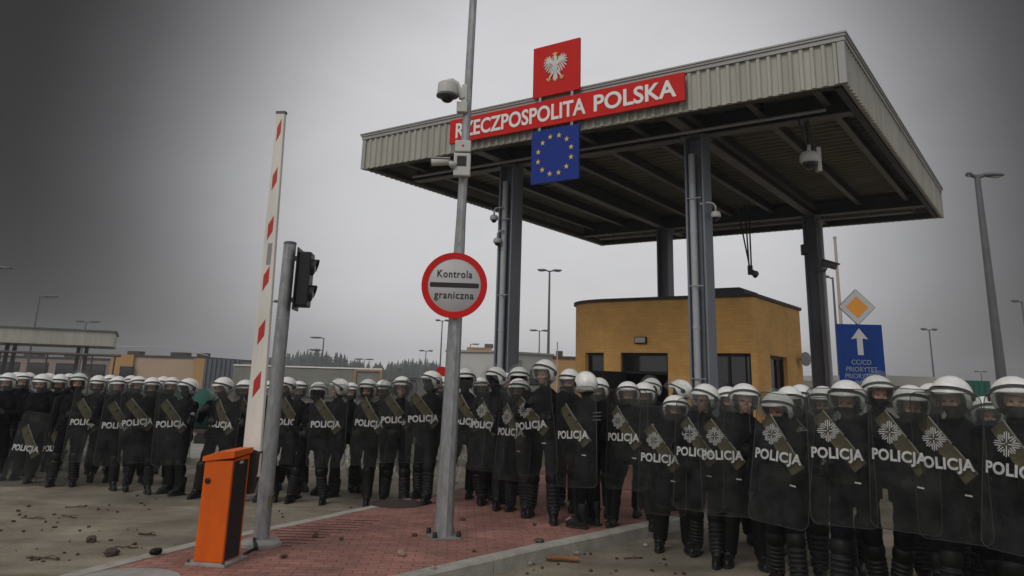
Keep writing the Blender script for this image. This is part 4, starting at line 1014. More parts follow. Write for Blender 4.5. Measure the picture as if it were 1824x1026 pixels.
for i in range(56):
    ccx, ccy = ((70, 925), (215, 905), (150, 940), (250, 975), (60, 990))[i % 5]; px = max(0, ccx + g.gauss(0, 38)); py = max(884, ccy + g.gauss(0, 13))
    if py > 1015 - px * .12: continue
    stone(px, py, 0, g.uniform(.006, .024), 'stone_dark' if g.random() < .7 else 'leaf', 'small dark stone scattered on the road left of the orange cabinet', 'small stones scattered left of the cabinet', flat=g.uniform(.4, .8), seed=i)
for i in range(12):
    px = g.uniform(455, 690); py = g.uniform(905, 930) - (px - 455) * .02
    if inside(ISL, on(px, py).x, on(px, py).y): continue
    stone(px, py, 0, g.uniform(.010, .022), 'stone_dark', 'small dark stone scattered on the road beyond the grey post', 'small stones scattered beyond the post', flat=.6, seed=i)
for i in range(16):
    px = g.uniform(930, 1250); py = g.uniform(985, 1024)
    if inside(ISL, on(px, py).x, on(px, py).y): continue
    stone(px, py, 0, g.uniform(.008, .022), 'stone_dark' if g.random() < .5 else 'leaf', 'small stone scattered on the road in front of the right kerb', 'small stones scattered below the right kerb', flat=.6, seed=i)
def stick(px, py, z, ln, ang, label, m='wood', r=.016):
    q = on(px, py, z); g = random.Random(int(px)); t = thing('broken_stick', label, 'stick', (q.x, q.y, z), R(ang))
    pts = [(-ln / 2 + ln * i / 6, g.uniform(-.012, .012), r + .002 + g.uniform(0, .008)) for i in range(7)]
    b = MB(); b.tube(pts, [r * g.uniform(.6, 1.1) for _ in pts], 7); b.build('branch', m, t, auto=60)
    b = MB(); b.tube([pts[3], (pts[3][0] + ln * .16, .05, r + .02), (pts[3][0] + ln * .26, .09, r + .008)], [r * .5, r * .4, r * .2], 6); b.build('twig', m, t)
stick(1000, 1001, 0, .36, -4, 'thick splintered orange brown wood lying on the road under the kerb', r=.03)
stick(1128, 996, 0, .22, 15, 'thin broken stick on the road in front of the right officers', 'leaf', .009)
stick(58, 925, 0, .30, -3, 'dark broken stick lying flat on the road at the far left', 'leaf', .008)
stick(135, 905, 0, .26, 20, 'dark broken stick lying on the road nearer the left officers', 'leaf', .008)
stick(122, 922, 0, .26, -25, 'dark crooked stick on the road right of the flat one', 'leaf', .008)
stick(75, 997, 0, .34, -8, 'dark stick on the road nearest the bottom left', 'leaf', .008)
stick(225, 977, 0, .24, 4, 'short dark stick on the road just behind the kerb line', 'leaf', .008)
stick(262, 954, 0, .2, -5, 'short dark stick on the road left of the cabinet foot', 'leaf', .010)

# ------------------------------------------------------------------ damp air over the yard
hz_ = bpy.data.materials.new('haze'); hz_.use_nodes = True
t_ = hz_.node_tree; t_.nodes.remove(t_.nodes['Principled BSDF'])
pv = t_.nodes.new('ShaderNodeVolumePrincipled'); pv.inputs['Color'].default_value = (0.86, 0.87, 0.90, 1); pv.inputs['Density'].default_value = 0.0011
t_.links.new(pv.outputs[0], t_.nodes['Material Output'].inputs['Volume']); MATS['haze'] = hz_
b = MB(); b.box((0, 240, 10), (1300, 600, 23)); hzo = b.build('haze', 'haze'); tag(hzo, kind='stuff')
# ------------------------------------------------------------------ riot officers
NECK = Vector((0, -.005, 1.565))
SOCK = {}
def limb(b, pts, rs, n=14):
    for (p, q), (r0, r1) in zip(zip(pts[:-1], pts[1:]), zip(rs[:-1], rs[1:])):
        p, q = Vector(p), Vector(q); b.tube([p, p.lerp(q, .35), p.lerp(q, .7), q], [r0, r0 * .68 + r1 * .34, r0 * .3 + r1 * .72, r1], n)
    for p, r in zip(pts, rs): b.ell(p, (r, r, r), 14, 10)
def hand(b, wrist, fdir, palm_n, side, curl):
    """Palm, four unequal fingers bent at the knuckles and a thumb from the palm's side."""
    f = Vector(fdir).normalized(); nrm = Vector(palm_n); nrm = (nrm - f * nrm.dot(f)).normalized(); s = f.cross(nrm) * side
    w_ = Vector(wrist)
    M = Matrix(((s.x, f.x, nrm.x, 0), (s.y, f.y, nrm.y, 0), (s.z, f.z, nrm.z, 0), (0, 0, 0, 1)))
    b.ell((0, 0, 0), (.046, .056, .021), 12, 8, T(*(w_ + f * .055)) @ M)
    for i, ln in enumerate((.074, .084, .078, .060)):
        base = w_ + f * (.092 - .004 * abs(i - 1.4)) + s * (-.036 + .0245 * i); pts = [base - f * .02, base]; d = f.copy(); seg = ln / 3
        for k in range(3):
            a = R(curl * (.7, 1.0, .8)[k]); d = (d * math.cos(a) + nrm * math.sin(a)).normalized(); pts.append(pts[-1] + d * seg * (1.25, 1.0, .8)[k])
        b.tube(pts, [.0105, .0108, .0102, .0096, .008], 8); b.ell(pts[-1], (.008, .008, .008), 8, 6)
    tb = w_ + f * .035 - s * .038; d = (f * .55 - s * .75 + nrm * .25).normalized()
    p1 = tb + d * .034; d2 = (f * .8 - s * .05 + nrm * (.5 if curl > 30 else .2)).normalized(); p2 = p1 + d2 * .030; p3 = p2 + (d2 + nrm * .5).normalized() * .024
    b.tube([w_ + f * .02 - s * .02, tb, p1, p2, p3], [.014, .0145, .0125, .011, .009], 8); b.ell(p3, (.009, .009, .009), 8, 6)

def make_pose(legs, armL, armR, handL, handR, hyaw=0, hpitch=0, lean=0, twist=0, seed=1):
    """One officer body in a pose, as one continuous mesh, with what is worn. Faces -Y; +X is the officer's left."""
    b = MB()
    b.loft([(.80, 0, .0, .10, .085), (.86, 0, 0, .165, .120), (.93, 0, .005, .188, .135), (1.0, 0, 0, .180, .128), (1.08, 0, -.005, .172, .126), (1.18, 0, -.01, .185, .136), (1.28, 0, -.012, .200, .146),
            (1.37, 0, -.008, .204, .140), (1.44, 0, 0, .188, .118), (1.49, 0, .005, .135, .095), (1.525, 0, .005, .085, .08)], 28)
    b.ell((0, .01, 1.40), (.225, .10, .085), 20, 12)
    for s in (-1, 1): b.ell((s * .085, .045, .91), (.10, .10, .11), 16, 10)      # seat
    for hip, knee, ank in legs:
        limb(b, [hip, knee, ank], [.104, .080, .064])
        p, q = Vector(hip), Vector(knee); b.ell(p.lerp(q, .35), (.096, .098, .16), 14, 10)
        c = Vector(knee).lerp(Vector(ank), .30); b.ell((c.x, c.y + .018, c.z), (.072, .078, .13), 14, 10)
        a_ = Vector(ank); b.ell((a_.x, a_.y - .03, a_.z - .03), (.045, .09, .04), 12, 8)
    for s, (sh, el, wr) in ((1, armL), (-1, armR)):
        limb(b, [sh, el, wr], [.074, .058, .042]); b.ell(sh, (.082, .080, .078), 16, 10)
        p, q = Vector(sh), Vector(el); b.ell(p.lerp(q, .45), (.066, .066, .075), 12, 8)
    for s, wr, (fd, pn, curl) in ((1, armL[2], handL), (-1, armR[2], handR)): hand(b, wr, fd, pn, s, curl)
    HM = T(*NECK) @ Matrix.Rotation(R(hyaw), 4, 'Z') @ Matrix.Rotation(R(hpitch), 4, 'X') @ T(0, -.022, .115)
    b.tube([(0, .01, 1.48), NECK, HM @ Vector((0, .03, -.04))], [.074, .064, .062], 16)
    b.ell((0, .012, .022), (.076, .098, .105), 22, 16, HM); b.ell((0, -.022, -.058), (.058, .070, .070), 18, 12, HM)
    b.ell((0, -.062, -.098), (.028, .026, .024), 12, 8, HM); b.ell((0, -.068, .02), (.056, .022, .016), 14, 8, HM)
    b.add([(-.011, -.082, .012), (.011, -.082, .012), (.019, -.080, -.036), (-.019, -.080, -.036), (0, -.112, -.028), (0, -.094, .01)], [(0, 1, 5), (0, 5, 4, 3), (1, 2, 4, 5), (2, 3, 4), (0, 3, 2, 1)], HM)
    b.ell((0, -.088, -.058), (.024, .010, .006), 10, 6, HM); b.ell((0, -.086, -.069), (.021, .010, .006), 10, 6, HM)
    for s in (-1, 1):
        b.ell((s * .077, .012, -.008), (.010, .020, .030), 10, 8, HM); b.ell((s * .044, -.062, -.030), (.022, .020, .020), 10, 8, HM)
    raw = b.mesh('body', 'uniform', fixn=True)
    me = evaluated(raw, ('REMESH', dict(mode='VOXEL', voxel_size=.0088, use_smooth_shade=True)), ('SMOOTH', dict(factor=.5, iterations=2)))
    me.name = 'body'
    HI = HM.inverted(); me.materials.clear()
    for m in ('uniform', 'skin', 'skin', 'balaclava', 'glove', 'eye'): me.materials.append(MATS[m])
    wl, wr = Vector(armL[2]), Vector(armR[2])
    off = Vector((seed * 3.1, seed * 1.7, 0)); me.update()
    nor = [v.normal.copy() for v in me.vertices]
    for v, n_ in zip(me.vertices, nor):           # folds of the cloth
        p = v.co
        if p.z < 1.5 and (p - wl).length > .13 and (p - wr).length > .13:
            k = noise.noise(Vector((p.x * 9, p.y * 9, p.z * 15)) + off) * .008 + (1 - abs(noise.noise(Vector((p.x * 5, p.y * 5, p.z * 11 + p.x * 9)) + off * 2))) * .010 - .008
            v.co = p + n_ * k
    for f in me.polygons:
        c = f.center; h = HI @ c; f.use_smooth = True; k = 0
        if c.z > 1.52 and abs(h.x) < .12 and h.z > -.15:
            k = 3
            if h.y < -.015 - max(0, h.z) * .3 and abs(h.x) < .078 and -.125 < h.z < .07:
                k = 1 if h.z > -.030 else 2
                if abs(abs(h.x) - .030) < .011 and abs(h.z - .004) < .0065 and h.y < -.06: k = 5
        elif (c - wl).length < .03 or (c - wr).length < .03: k = 4
        else:
            for wv, fd in ((wl, handL[0]), (wr, handR[0])):
                d = c - wv
                if d.length < .20 and d.dot(Vector(fd).normalized()) > -.005 and d.length < .19 and (d - Vector(fd).normalized() * .07).length < .115: k = 4
        f.material_index = k
    bpy.data.meshes.remove(raw)
    P_ = dict(body=me, HM=HM, parts=[])
    # boots and shin guards for each leg
    for hip, knee, ank in legs:
        a_, k_ = Vector(ank), Vector(knee); d = (k_ - a_).normalized(); fw = Vector((hip[0] * .9 , -1, 0)).normalized()
        x_ = d.cross(fw).normalized(); y_ = d.cross(x_).normalized()
        M = Matrix(((x_.x, y_.x, d.x, a_.x), (x_.y, y_.y, d.y, a_.y), (x_.z, y_.z, d.z, a_.z), (0, 0, 0, 1)))
        P_['parts'].append(('shin_guard', SOCK['shin'], M))
        ang = math.atan2(fw.x, -fw.y); tip = max(0, min(.6, (a_.z - .10) * 3.2))
        P_['parts'].append(('boot', SOCK['boot'], T(a_.x, a_.y, a_.z - .10) @ Matrix.Rotation(ang, 4, 'Z') @ T(0, 0, .10) @ Matrix.Rotation(-tip if a_.y > .1 else tip * 0, 4, 'X') @ T(0, 0, -.10)))
    P_['parts'].append(('tactical_vest', SOCK['vest'], Matrix()))
    for (sh, el, wr_) in (armL, armR):
        e_, s_ = Vector(el), Vector(sh); d = (s_ - e_).normalized(); out_ = (e_ * 2 - s_ - Vector(wr_)); out_ = (out_ - d * out_.dot(d)).normalized() if out_.length > .02 else Vector((0, 1, 0)); x_ = d.cross(out_).normalized()
        M = Matrix(((x_.x, -out_.x, d.x, e_.x), (x_.y, -out_.y, d.y, e_.y), (x_.z, -out_.z, d.z, e_.z), (0, 0, 0, 1)))
        P_['parts'].append(('elbow_pad', SOCK['elbow'], M))
    return P_

def half_shell(prof, a0, a1, n, thick, squash=1.0):
    """Shell round the front (-Y) from a list of (radius, z); ribs come from the profile."""
    b = MB(); m = len(prof); vs = []
    for k in (0, 1):
        for r, z in prof:
            for i in range(n + 1):
                a = R(a0 + (a1 - a0) * i / n) - PI / 2; rr_ = r - thick * k; vs.append((rr_ * math.cos(a), rr_ * squash * math.sin(a), z))
    N_ = n + 1; o = m * N_; fs = []
    for j in range(m - 1):
        for i in range(n): q = j * N_ + i; fs += [(q, q + 1, q + N_ + 1, q + N_), (o + q, o + q + N_, o + q + N_ + 1, o + q + 1)]
    for i in range(n): fs += [(i, o + i, o + i + 1, i + 1), ((m - 1) * N_ + i, (m - 1) * N_ + i + 1, o + (m - 1) * N_ + i + 1, o + (m - 1) * N_ + i)]
    for j in range(m - 1): fs += [(j * N_, (j + 1) * N_, o + (j + 1) * N_, o + j * N_), (j * N_ + n, o + j * N_ + n, o + (j + 1) * N_ + n, (j + 1) * N_ + n)]
    b.add(vs, fs); return b
prof = []
for i in range(7): z = .03 + i * .043; r = .073 + .004 * i / 6; r += .010; prof += [(r - .004, z), (r + .004, z + .007), (r + .004, z + .024), (r - .004, z + .032)]
prof += [(.080, .330), (.088, .345), (.093, .38), (.092, .415), (.086, .44), (.078, .45)]
b = half_shell(prof, -78, 78, 14, .012)
for fi, f in enumerate(b.f):
    zc = sum(b.v[i][2] for i in f) / len(f)
    b.mi[fi] = 1 if any(abs(zc - (.03 + .043 * i + .0155)) < .006 for i in range(7)) else 0
me = b.mesh('shin_guard', ['rubber', 'pad'], True); sharp(me, R(40)); SOCK['shin'] = me
me = half_shell([(.082, .03), (.084, .10), (.088, .22), (.086, .32), (.092, .345), (.096, .38), (.095, .415), (.088, .44), (.080, .45)], -80, 80, 14, .012).mesh('shin_guard', 'rubber', True); sharp(me, R(40)); SOCK['shin_plain'] = me
me = half_shell([(.058, -.06), (.067, -.045), (.071, 0), (.067, .05), (.060, .07)], -75, 75, 10, .01).mesh('elbow_pad', 'pad', True); SOCK['elbow'] = me
b = MB()
def bring(z, y0, y1, w_, e=.0): return (z, 0, (y0 + y1) / 2, w_, (y1 - y0) / 2)
b.cur = 0; b.loft([bring(.026, -.215, .085, .052), bring(.05, -.215, .085, .054), bring(.075, -.20, .083, .052), bring(.10, -.14, .080, .050), bring(.14, -.085, .078, .056), bring(.20, -.075, .080, .060), bring(.27, -.076, .082, .064), bring(.285, -.072, .078, .060)], 20)
b.cur = 1; b.loft([bring(0, -.218, .088, .053), bring(.022, -.222, .090, .056), bring(.027, -.218, .087, .054)], 20); b.box((0, .055, .012), (.10, .06, .024))
b.cur = 0
for i in range(4): z = .12 + .04 * i; b.tube([(-.03, -.088 + .01 * (i == 0) * -3, z), (.03, -.088 + .01 * (i == 0) * -3, z + .008)], .005, 6)
me = b.mesh('boot', ['boot', 'sole'], True); sharp(me, R(45)); SOCK['boot'] = me
b = MB(); vr = [(1.03, 0, -.006, .196, .150), (1.035, 0, -.006, .204, .158), (1.10, 0, -.010, .200, .160), (1.20, 0, -.014, .212, .168), (1.30, 0, -.014, .224, .174), (1.38, 0, -.010, .215, .165), (1.43, 0, -.004, .175, .140), (1.455, 0, 0, .13, .12)]
b.loft(vr, 30)
b.cur = 1
for x, z, w_, h_ in ((-.10, 1.10, .085, .12), (0, 1.10, .085, .12), (.10, 1.10, .085, .12), (.09, 1.30, .09, .08), (-.09, 1.31, .08, .10)): b.box((x, -.178 + abs(x) * .28, z), (w_, .05, h_), bev=.01)
for z in (1.0, 1.02): pass
b.loft([(.985, 0, -.004, .190, .142), (.99, 0, -.004, .196, .148), (1.025, 0, -.004, .196, .148), (1.03, 0, -.004, .19, .142)], 28)
for s in (-1, 1): b.box((s * .205, -.02, .95), (.05, .10, .13), bev=.012)
me = b.mesh('tactical_vest', ['uniform', 'vest'], True); sharp(me, R(50)); SOCK['vest'] = me
b = MB()
for k in range(3): b.box((0, .168 - .004 * k, 1.36 - .045 * k), (.20, .012, .014), bev=.003)
SOCK['web'] = b.mesh('back_webbing', 'patch')
b = MB(); b.ell((0, 0, 0), (.012, .042, .048), 14, 10); SOCK['badge'] = b.mesh('sleeve_badge', 'patch', True)
# helmet: open faced shell, seal strip, neck guard; visor hinged at the temples
def low(ph):     # lower edge (elevation, degrees) of the shell; ph = 0 front, 180 back
    t_ = min(1, max(0, (abs(ph) - 52) / 30)); t_ = t_ * t_ * (3 - 2 * t_); return 14 * (1 - t_) - 44 * t_ + (8 if abs(ph) > 130 else 0) * min(1, (abs(ph) - 130) / 30)
def shell(a, el, k=0.0): return Vector((( .143 + k) * math.cos(el) * math.sin(a), .012 - (.168 + k) * math.cos(el) * math.cos(a), .022 + (.150 + k) * math.sin(el)))
b = MB(); n, m = 56, 16; vs = []
for kk in (0, -.016):
    for j in range(m + 1):
        for i in range(n):
            ph = -180 + 360 * i / n; e0 = low(ph); el = R(e0 + (90 - e0) * j / m); p = shell(R(ph), el, kk + (.006 * math.exp(-((j) / 1.2) ** 2) if kk == 0 else 0)); vs.append(p)
fs = []; o = (m + 1) * n
for j in range(m):
    for i in range(n): q = j * n + i; r_ = j * n + (i + 1) % n; fs += [(q, r_, r_ + n, q + n), (o + q, o + q + n, o + r_ + n, o + r_)]
for i in range(n): fs.append((i, o + i, o + (i + 1) % n, (i + 1) % n))
b.add(vs, fs); me = b.mesh('helmet', 'helmet_white', True); SOCK['helmet'] = me
b = MB()
def strip(pf, w_, k0, k1, seg=36):
    vs = []; 
    for i in range(seg + 1):
        a, el = pf(i / seg); 
        for de, k in ((-w_, k0), (w_, k0), (w_, k1), (-w_, k1)): vs.append(shell(R(a), R(el + de), k))
    fs = [(4 * i + j, 4 * i + (j + 1) % 4, 4 * i + 4 + (j + 1) % 4, 4 * i + 4 + j) for i in range(seg) for j in range(4)] + [(0, 1, 2, 3), tuple(4 * seg + j for j in (3, 2, 1, 0))]
    b.add(vs, fs)
strip(lambda t: (-104 + 208 * t, 33 - 40 * abs(2 * t - 1) ** 2.2), 4.2, -.002, .011)
for s in (-1, 1): b.lathe([(.030, 0), (.030, .010), (.022, .014), (.01, .015)], 14, T(s * .142, .02, .012) @ RY(90 * s))
SOCK['seal'] = b.mesh('visor_seal', 'rubber', True); sharp(SOCK['seal'], R(40))
b = MB(); strip(lambda t: (100 + 160 * t, -46), 16, -.012, .004); strip(lambda t: (62 + 30 * t, -42), 7, -.012, .002, 8); strip(lambda t: (-62 - 30 * t, -42), 7, -.012, .002, 8)
SOCK['nape'] = b.mesh('neck_guard', 'rubber', True)
# visor about its hinge
b = MB(); n, m = 30, 10; vs = []
for k in (0, -.004):
    for j in range(m + 1):
        t_ = j / m; z = .085 - .225 * t_; bul = .020 * math.sin(PI * (t_ * .8 + .1))
        for i in range(n + 1):
            a = R(-98 + 196 * i / n); edge = (abs(2 * i / n - 1)) ** 3
            zz = z * (1 - .55 * edge) + (-.02) * .55 * edge
            vs.append(((.152 + k + bul * .6) * math.sin(a), -(.185 + k + bul) * math.cos(a), zz))
fs = []; Nn = n + 1; o = (m + 1) * Nn
for j in range(m):
    for i in range(n): q = j * Nn + i; fs += [(q, q + 1, q + Nn + 1, q + Nn)]
b.add(vs[:o], fs); SOCK['visor'] = b.mesh('visor', 'visor', True, fixn=False)
HINGE = Vector((0, .0, .015))

# ---- poses
LEGS = {
    'square': [((.095, 0, .90), (.135, -.035, .50), (.165, .02, .10)), ((-.095, 0, .90), (-.135, -.035, .50), (-.165, .02, .10))],
    'left_fore': [((.095, -.01, .89), (.125, -.17, .50), (.145, -.19, .10)), ((-.095, .01, .89), (-.13, .06, .49), (-.17, .22, .11))],
    'right_fore': [((.095, .01, .89), (.135, .05, .49), (.18, .22, .11)), ((-.095, -.01, .89), (-.12, -.17, .50), (-.14, -.20, .10))],
    'stride': [((.095, 0, .89), (.105, -.09, .49), (.115, -.10, .10)), ((-.095, .01, .89), (-.15, .16, .52), (-.20, .48, .22))],
    'wide': [((.105, 0, .88), (.20, -.05, .49), (.27, .01, .10)), ((-.105, 0, .88), (-.20, -.04, .49), (-.26, .02, .10))],
}
AL_SH = ((.225, .0, 1.415), (.315, -.115, 1.165), (.085, -.285, 1.175))       # forearm behind the shield
AL_LO = ((.225, .0, 1.415), (.305, -.06, 1.14), (.14, -.275, 1.06))
AL_DN = ((.225, .01, 1.415), (.285, .03, 1.13), (.29, -.06, .87))
AR_SH = ((-.225, .0, 1.415), (-.315, -.06, 1.15), (-.13, -.285, 1.05))
AR_DN = ((-.225, .01, 1.415), (-.29, .04, 1.12), (-.285, -.07, .87))
AR_UP = ((-.225, .0, 1.415), (-.30, -.13, 1.19), (-.17, -.285, 1.34))
HG = ((-.9, -.35, .05), (-.3, 1, 0), 62); HGR = ((.85, -.45, .05), (.3, 1, 0), 60); HD = ((0, -.18, -1), (-1, 0, .0), 24); HDR = ((0, -.18, -1), (1, 0, 0), 24)
POSES = {
    'A': make_pose(LEGS['square'], AL_SH, AR_DN, HG, HDR, 4, 2, seed=1),
    'B': make_pose(LEGS['left_fore'], AL_SH, AR_SH, HG, HGR, 0, 5, seed=2),
    'C': make_pose(LEGS['right_fore'], AL_LO, AR_DN, HG, HDR, 22, 3, seed=3),
    'D': make_pose(LEGS['stride'], AL_SH, AR_SH, HG, HGR, -8, 4, seed=4),
    'E': make_pose(LEGS['wide'], AL_LO, AR_SH, HG, HGR, -20, 6, seed=5),
    'F': make_pose(LEGS['square'], AL_DN, AR_DN, HD, HDR, -38, 0, seed=6),
    'G': make_pose(LEGS['left_fore'], AL_SH, AR_UP, HG, ((.75, -.2, .5), (.3, 1, 0), 55), -30, 2, seed=7),
}
POSES['H'] = make_pose(LEGS['right_fore'], AL_SH, AR_UP, HG, ((.75, -.2, .5), (.3, 1, 0), 55), -14, 9, seed=8)
POSES['I'] = make_pose(LEGS['wide'], AL_SH, AR_SH, HG, HGR, 14, 3, seed=9)
POSES['J'] = make_pose(LEGS['left_fore'], AL_LO, AR_DN, HG, HDR, -6, 12, seed=10)
POSES['K'] = make_pose(LEGS['square'], AL_LO, AR_UP, HG, ((.75, -.2, .5), (.3, 1, 0), 55), 9, 6, seed=11)
ALT = {'A': 'AHKJ', 'B': 'BIJB', 'C': 'CJCK', 'E': 'EI', 'D': 'D', 'F': 'F', 'G': 'G'}
VR = random.Random(21)
def officer(px, top, Y, yaw, pose, face, visor, label, group, back=False):
    base_q = at(px, 700, Y); x = base_q.x
    z = ISZ if inside(ISL, x, Y) else 0.0
    h = at(px, top, Y).z - z
    sc = min(1.06, max(.90, h / 1.872))
    if not back: pose = VR.choice(ALT[pose])
    P_ = POSES[pose]
    t = thing('person', label, 'police officer', (x, Y, z), R(yaw), group); t.scale = (sc * VR.uniform(.95, 1.07), sc * VR.uniform(.96, 1.06), sc); t.rotation_euler = (R(VR.uniform(-2.5, 1.5)), R(VR.uniform(-2, 2)), R(yaw + VR.uniform(-6, 6)))
    o = bpy.data.objects.new('body', P_['body']); COL.objects.link(o); o.parent = t
    if face in ('mask', 'beard', 'hidden'):
        o.material_slots[2].link = 'OBJECT'; o.material_slots[2].material = MATS['beard' if face == 'beard' else 'balaclava']
        if face == 'hidden': o.material_slots[1].link = 'OBJECT'; o.material_slots[1].material = MATS['balaclava']
    if pose not in 'FG' and VR.random() < .45:
        c = bpy.data.objects.new('sleeve_badge', SOCK['badge']); COL.objects.link(c); c.parent = t; c.matrix_local = T(.334, -.062, 1.275) @ RY(18) @ RZ(-14)
    plain = VR.random() < (.6 if px < 800 else .4)
    for nm, me, M in P_['parts'] + ([('back_webbing', SOCK['web'], Matrix())] if back else []):
        c = bpy.data.objects.new(nm, SOCK['shin_plain'] if plain and nm == 'shin_guard' else me); COL.objects.link(c); c.parent = t; c.matrix_local = M
    hm = bpy.data.objects.new('helmet', SOCK['helmet']); COL.objects.link(hm); hm.parent = t
    hm.matrix_local = P_['HM'] @ T(0, .004, .012) @ Matrix.Diagonal((1.07, 1.05, 1.05, 1))
    for nm, k in (('visor_seal', 'seal'), ('neck_guard', 'nape')):
        c = bpy.data.objects.new(nm, SOCK[k]); COL.objects.link(c); c.parent = hm
    v = bpy.data.objects.new('visor', SOCK['visor']); COL.objects.link(v); v.parent = hm
    v.matrix_local = T(*HINGE) @ Matrix.Rotation(R(-52 if visor == 'up' else -4), 4, 'X')
    return t

# ---- shields: origin at the lower edge's middle, front towards -Y
SW, SH, SR = .55, 1.12, .50
def curve_pt(x, d, z): a = x / SR; r = SR + d; return (r * math.sin(a), SR - r * math.cos(a), z)     # d > 0: in front
ol = []
rr0 = .07
for cx, cz, a0 in ((SW / 2 - rr0, SH - rr0, 0), (-SW / 2 + rr0, SH - rr0, 90), (-SW / 2 + rr0, rr0, 180), (SW / 2 - rr0, rr0, 270)):
    ol += [(cx + rr0 * math.cos(R(a0 + 15 * i)), cz + rr0 * math.sin(R(a0 + 15 * i))) for i in range(7)]
def span(z):
    e = max(0, rr0 - min(z, SH - z)); return SW / 2 - (rr0 - math.sqrt(max(0, rr0 ** 2 - e ** 2)))
b = MB(); zs = [0, .008, .02, .04, .07] + [.07 + (SH - .14) * i / 6 for i in range(1, 6)] + [SH - .07, SH - .04, SH - .02, SH - .008, SH]; n = 18; vs = []
for d in (0, -.004):
    for z in zs:
        s_ = span(z)
        for i in range(n + 1): vs.append(curve_pt(-s_ + 2 * s_ * i / n, d, z))
fs = []; Nn = n + 1; m = len(zs); o_ = m * Nn
for j in range(m - 1):
    for i in range(n): q = j * Nn + i; fs += [(q, q + 1, q + Nn + 1, q + Nn)]
b.add(vs[:o_], fs); SOCK['panel'] = b.mesh('panel', 'shield_clear', True, fixn=False)
b = MB(); b.tube([curve_pt(x, -.002, z) for x, z in ol + [ol[0]]], .0036, 6); SOCK['rim'] = b.mesh('rim', 'shield_edge', True)
def bent(me_vs, me_fs, x0, z0, d0, name, m):
    b = MB(); b.add([curve_pt(x + x0, d0 + y, z + z0) for x, y, z in me_vs], me_fs); return b.mesh(name, m)
vs, fs = text_mesh('POLICJA', width=.425, height=.118, depth=.002, bold=.034, spacing=1.06)
SOCK['policja'] = bent([(x, z, y) for x, y, z in vs], fs, -.03, .56, .0025, 'lettering', 'shield_print')
b = MB()
for k in range(8):
    a = k * PI / 4; ca, sa = math.cos(a), math.sin(a); long_ = k % 2 == 0
    for j in (-1, 0, 1):
        r0, r1 = (.012 + .034 * abs(j), .112 - .010 * abs(j)) if long_ else (.040 + .020 * abs(j), .100 - .012 * abs(j)); wv = .0046; yy = j * .0195
        ps = [(r0, yy - wv), (r1, yy - wv), (r1 + .008, yy), (r1, yy + wv), (r0, yy + wv)]
        ps = [(x * ca - y * sa, x * sa + y * ca) for x, y in ps]
        nn = len(ps); vv = [(x, .0012, z) for x, z in ps] + [(x, .0028, z) for x, z in ps]
        b.add(vv, [tuple(range(nn)), tuple(range(nn, 2 * nn))[::-1]] + [(i, (i + 1) % nn, nn + (i + 1) % nn, nn + i) for i in range(nn)])
SOCK['star'] = bent([(x * .80, y, z * .80) for x, y, z in b.v], b.f, -.09, .755, .0, 'police_star', 'shield_print')
b = MB(); nseg = 8; vs = []
for d in (-.022, -.040):
    for i in range(nseg + 1):
        for s in (-1, 1):
            lx = -.27 + .54 * i / nseg; lz = s * .062; a = R(-51); vs.append(curve_pt(-.01 + lx * math.cos(a) - lz * math.sin(a), d, .68 + lx * math.sin(a) + lz * math.cos(a)))
o_ = 2 * (nseg + 1); fs = []
for i in range(nseg):
    q = 2 * i; fs += [(q, q + 1, q + 3, q + 2), (o_ + q, o_ + q + 2, o_ + q + 3, o_ + q + 1), (q, q + 2, o_ + q + 2, o_ + q), (q + 1, o_ + q + 1, o_ + q + 3, q + 3)]
fs += [(0, o_, o_ + 1, 1), (2 * nseg, 2 * nseg + 1, o_ + 2 * nseg + 1, o_ + 2 * nseg)]
b.add(vs, fs); SOCK['armpad'] = b.mesh('arm_pad', 'khaki')
b = MB()
for d in (0,):
    pts = []
    for i in range(nseg + 1):
        lx = -.27 + .54 * i / nseg; a = R(-51); pts.append(curve_pt(-.01 + lx * math.cos(a) - .064 * math.sin(a), -.024, .68 + lx * math.sin(a) + .064 * math.cos(a)))
    b.tube(pts, .0055, 6)
SOCK['edging'] = b.mesh('pad_edging', 'strap_white', True)
b = MB(); b.tube([curve_pt(-.07, -.006, .80), curve_pt(-.06, -.05, .79), curve_pt(.04, -.055, .73), curve_pt(.05, -.006, .725)], .013, 8); SOCK['grip'] = b.mesh('handle', 'rubber', True)
b = MB(); b.add([curve_pt(.10, .0015, .345), curve_pt(.15, .0015, .34), curve_pt(.15, .0015, .352), curve_pt(.10, .0015, .357)], [(0, 1, 2, 3)]); SOCK['sticker'] = b.mesh('sticker', 'shield_print')

def shield(px, pybot, Y, yaw, roll, label, star, group, pitch=4, sticker=False):
    q = at(px, pybot, Y)
    t = thing('riot_shield', label, 'riot shield', (q.x, Y, q.z), 0, group)
    t.rotation_euler = (R(-pitch + VR.uniform(-4, 3)), R(roll + VR.uniform(-2.5, 2.5)), R(yaw + VR.uniform(-5, 5)))
    for nm, k in (('panel', 'panel'), ('lettering', 'policja'), ('arm_pad', 'armpad'), ('handle', 'grip')) + ((('police_star', 'star'),) if star else ()) + ((('sticker', 'sticker'),) if sticker else ()):
        c = bpy.data.objects.new(nm, SOCK[k]); COL.objects.link(c); c.parent = t
        par = c
        if nm == 'panel': e = bpy.data.objects.new('rim', SOCK['rim']); COL.objects.link(e); e.parent = c
        if nm == 'arm_pad': e = bpy.data.objects.new('edging', SOCK['edging']); COL.objects.link(e); e.parent = c
    return t

GL, GM, GR = 'riot officers on the road left of the grey post', 'riot officers in the middle between post and kiosk', 'riot officers on the road at the right'
SG = 'clear POLICJA riot shields held by the officers'
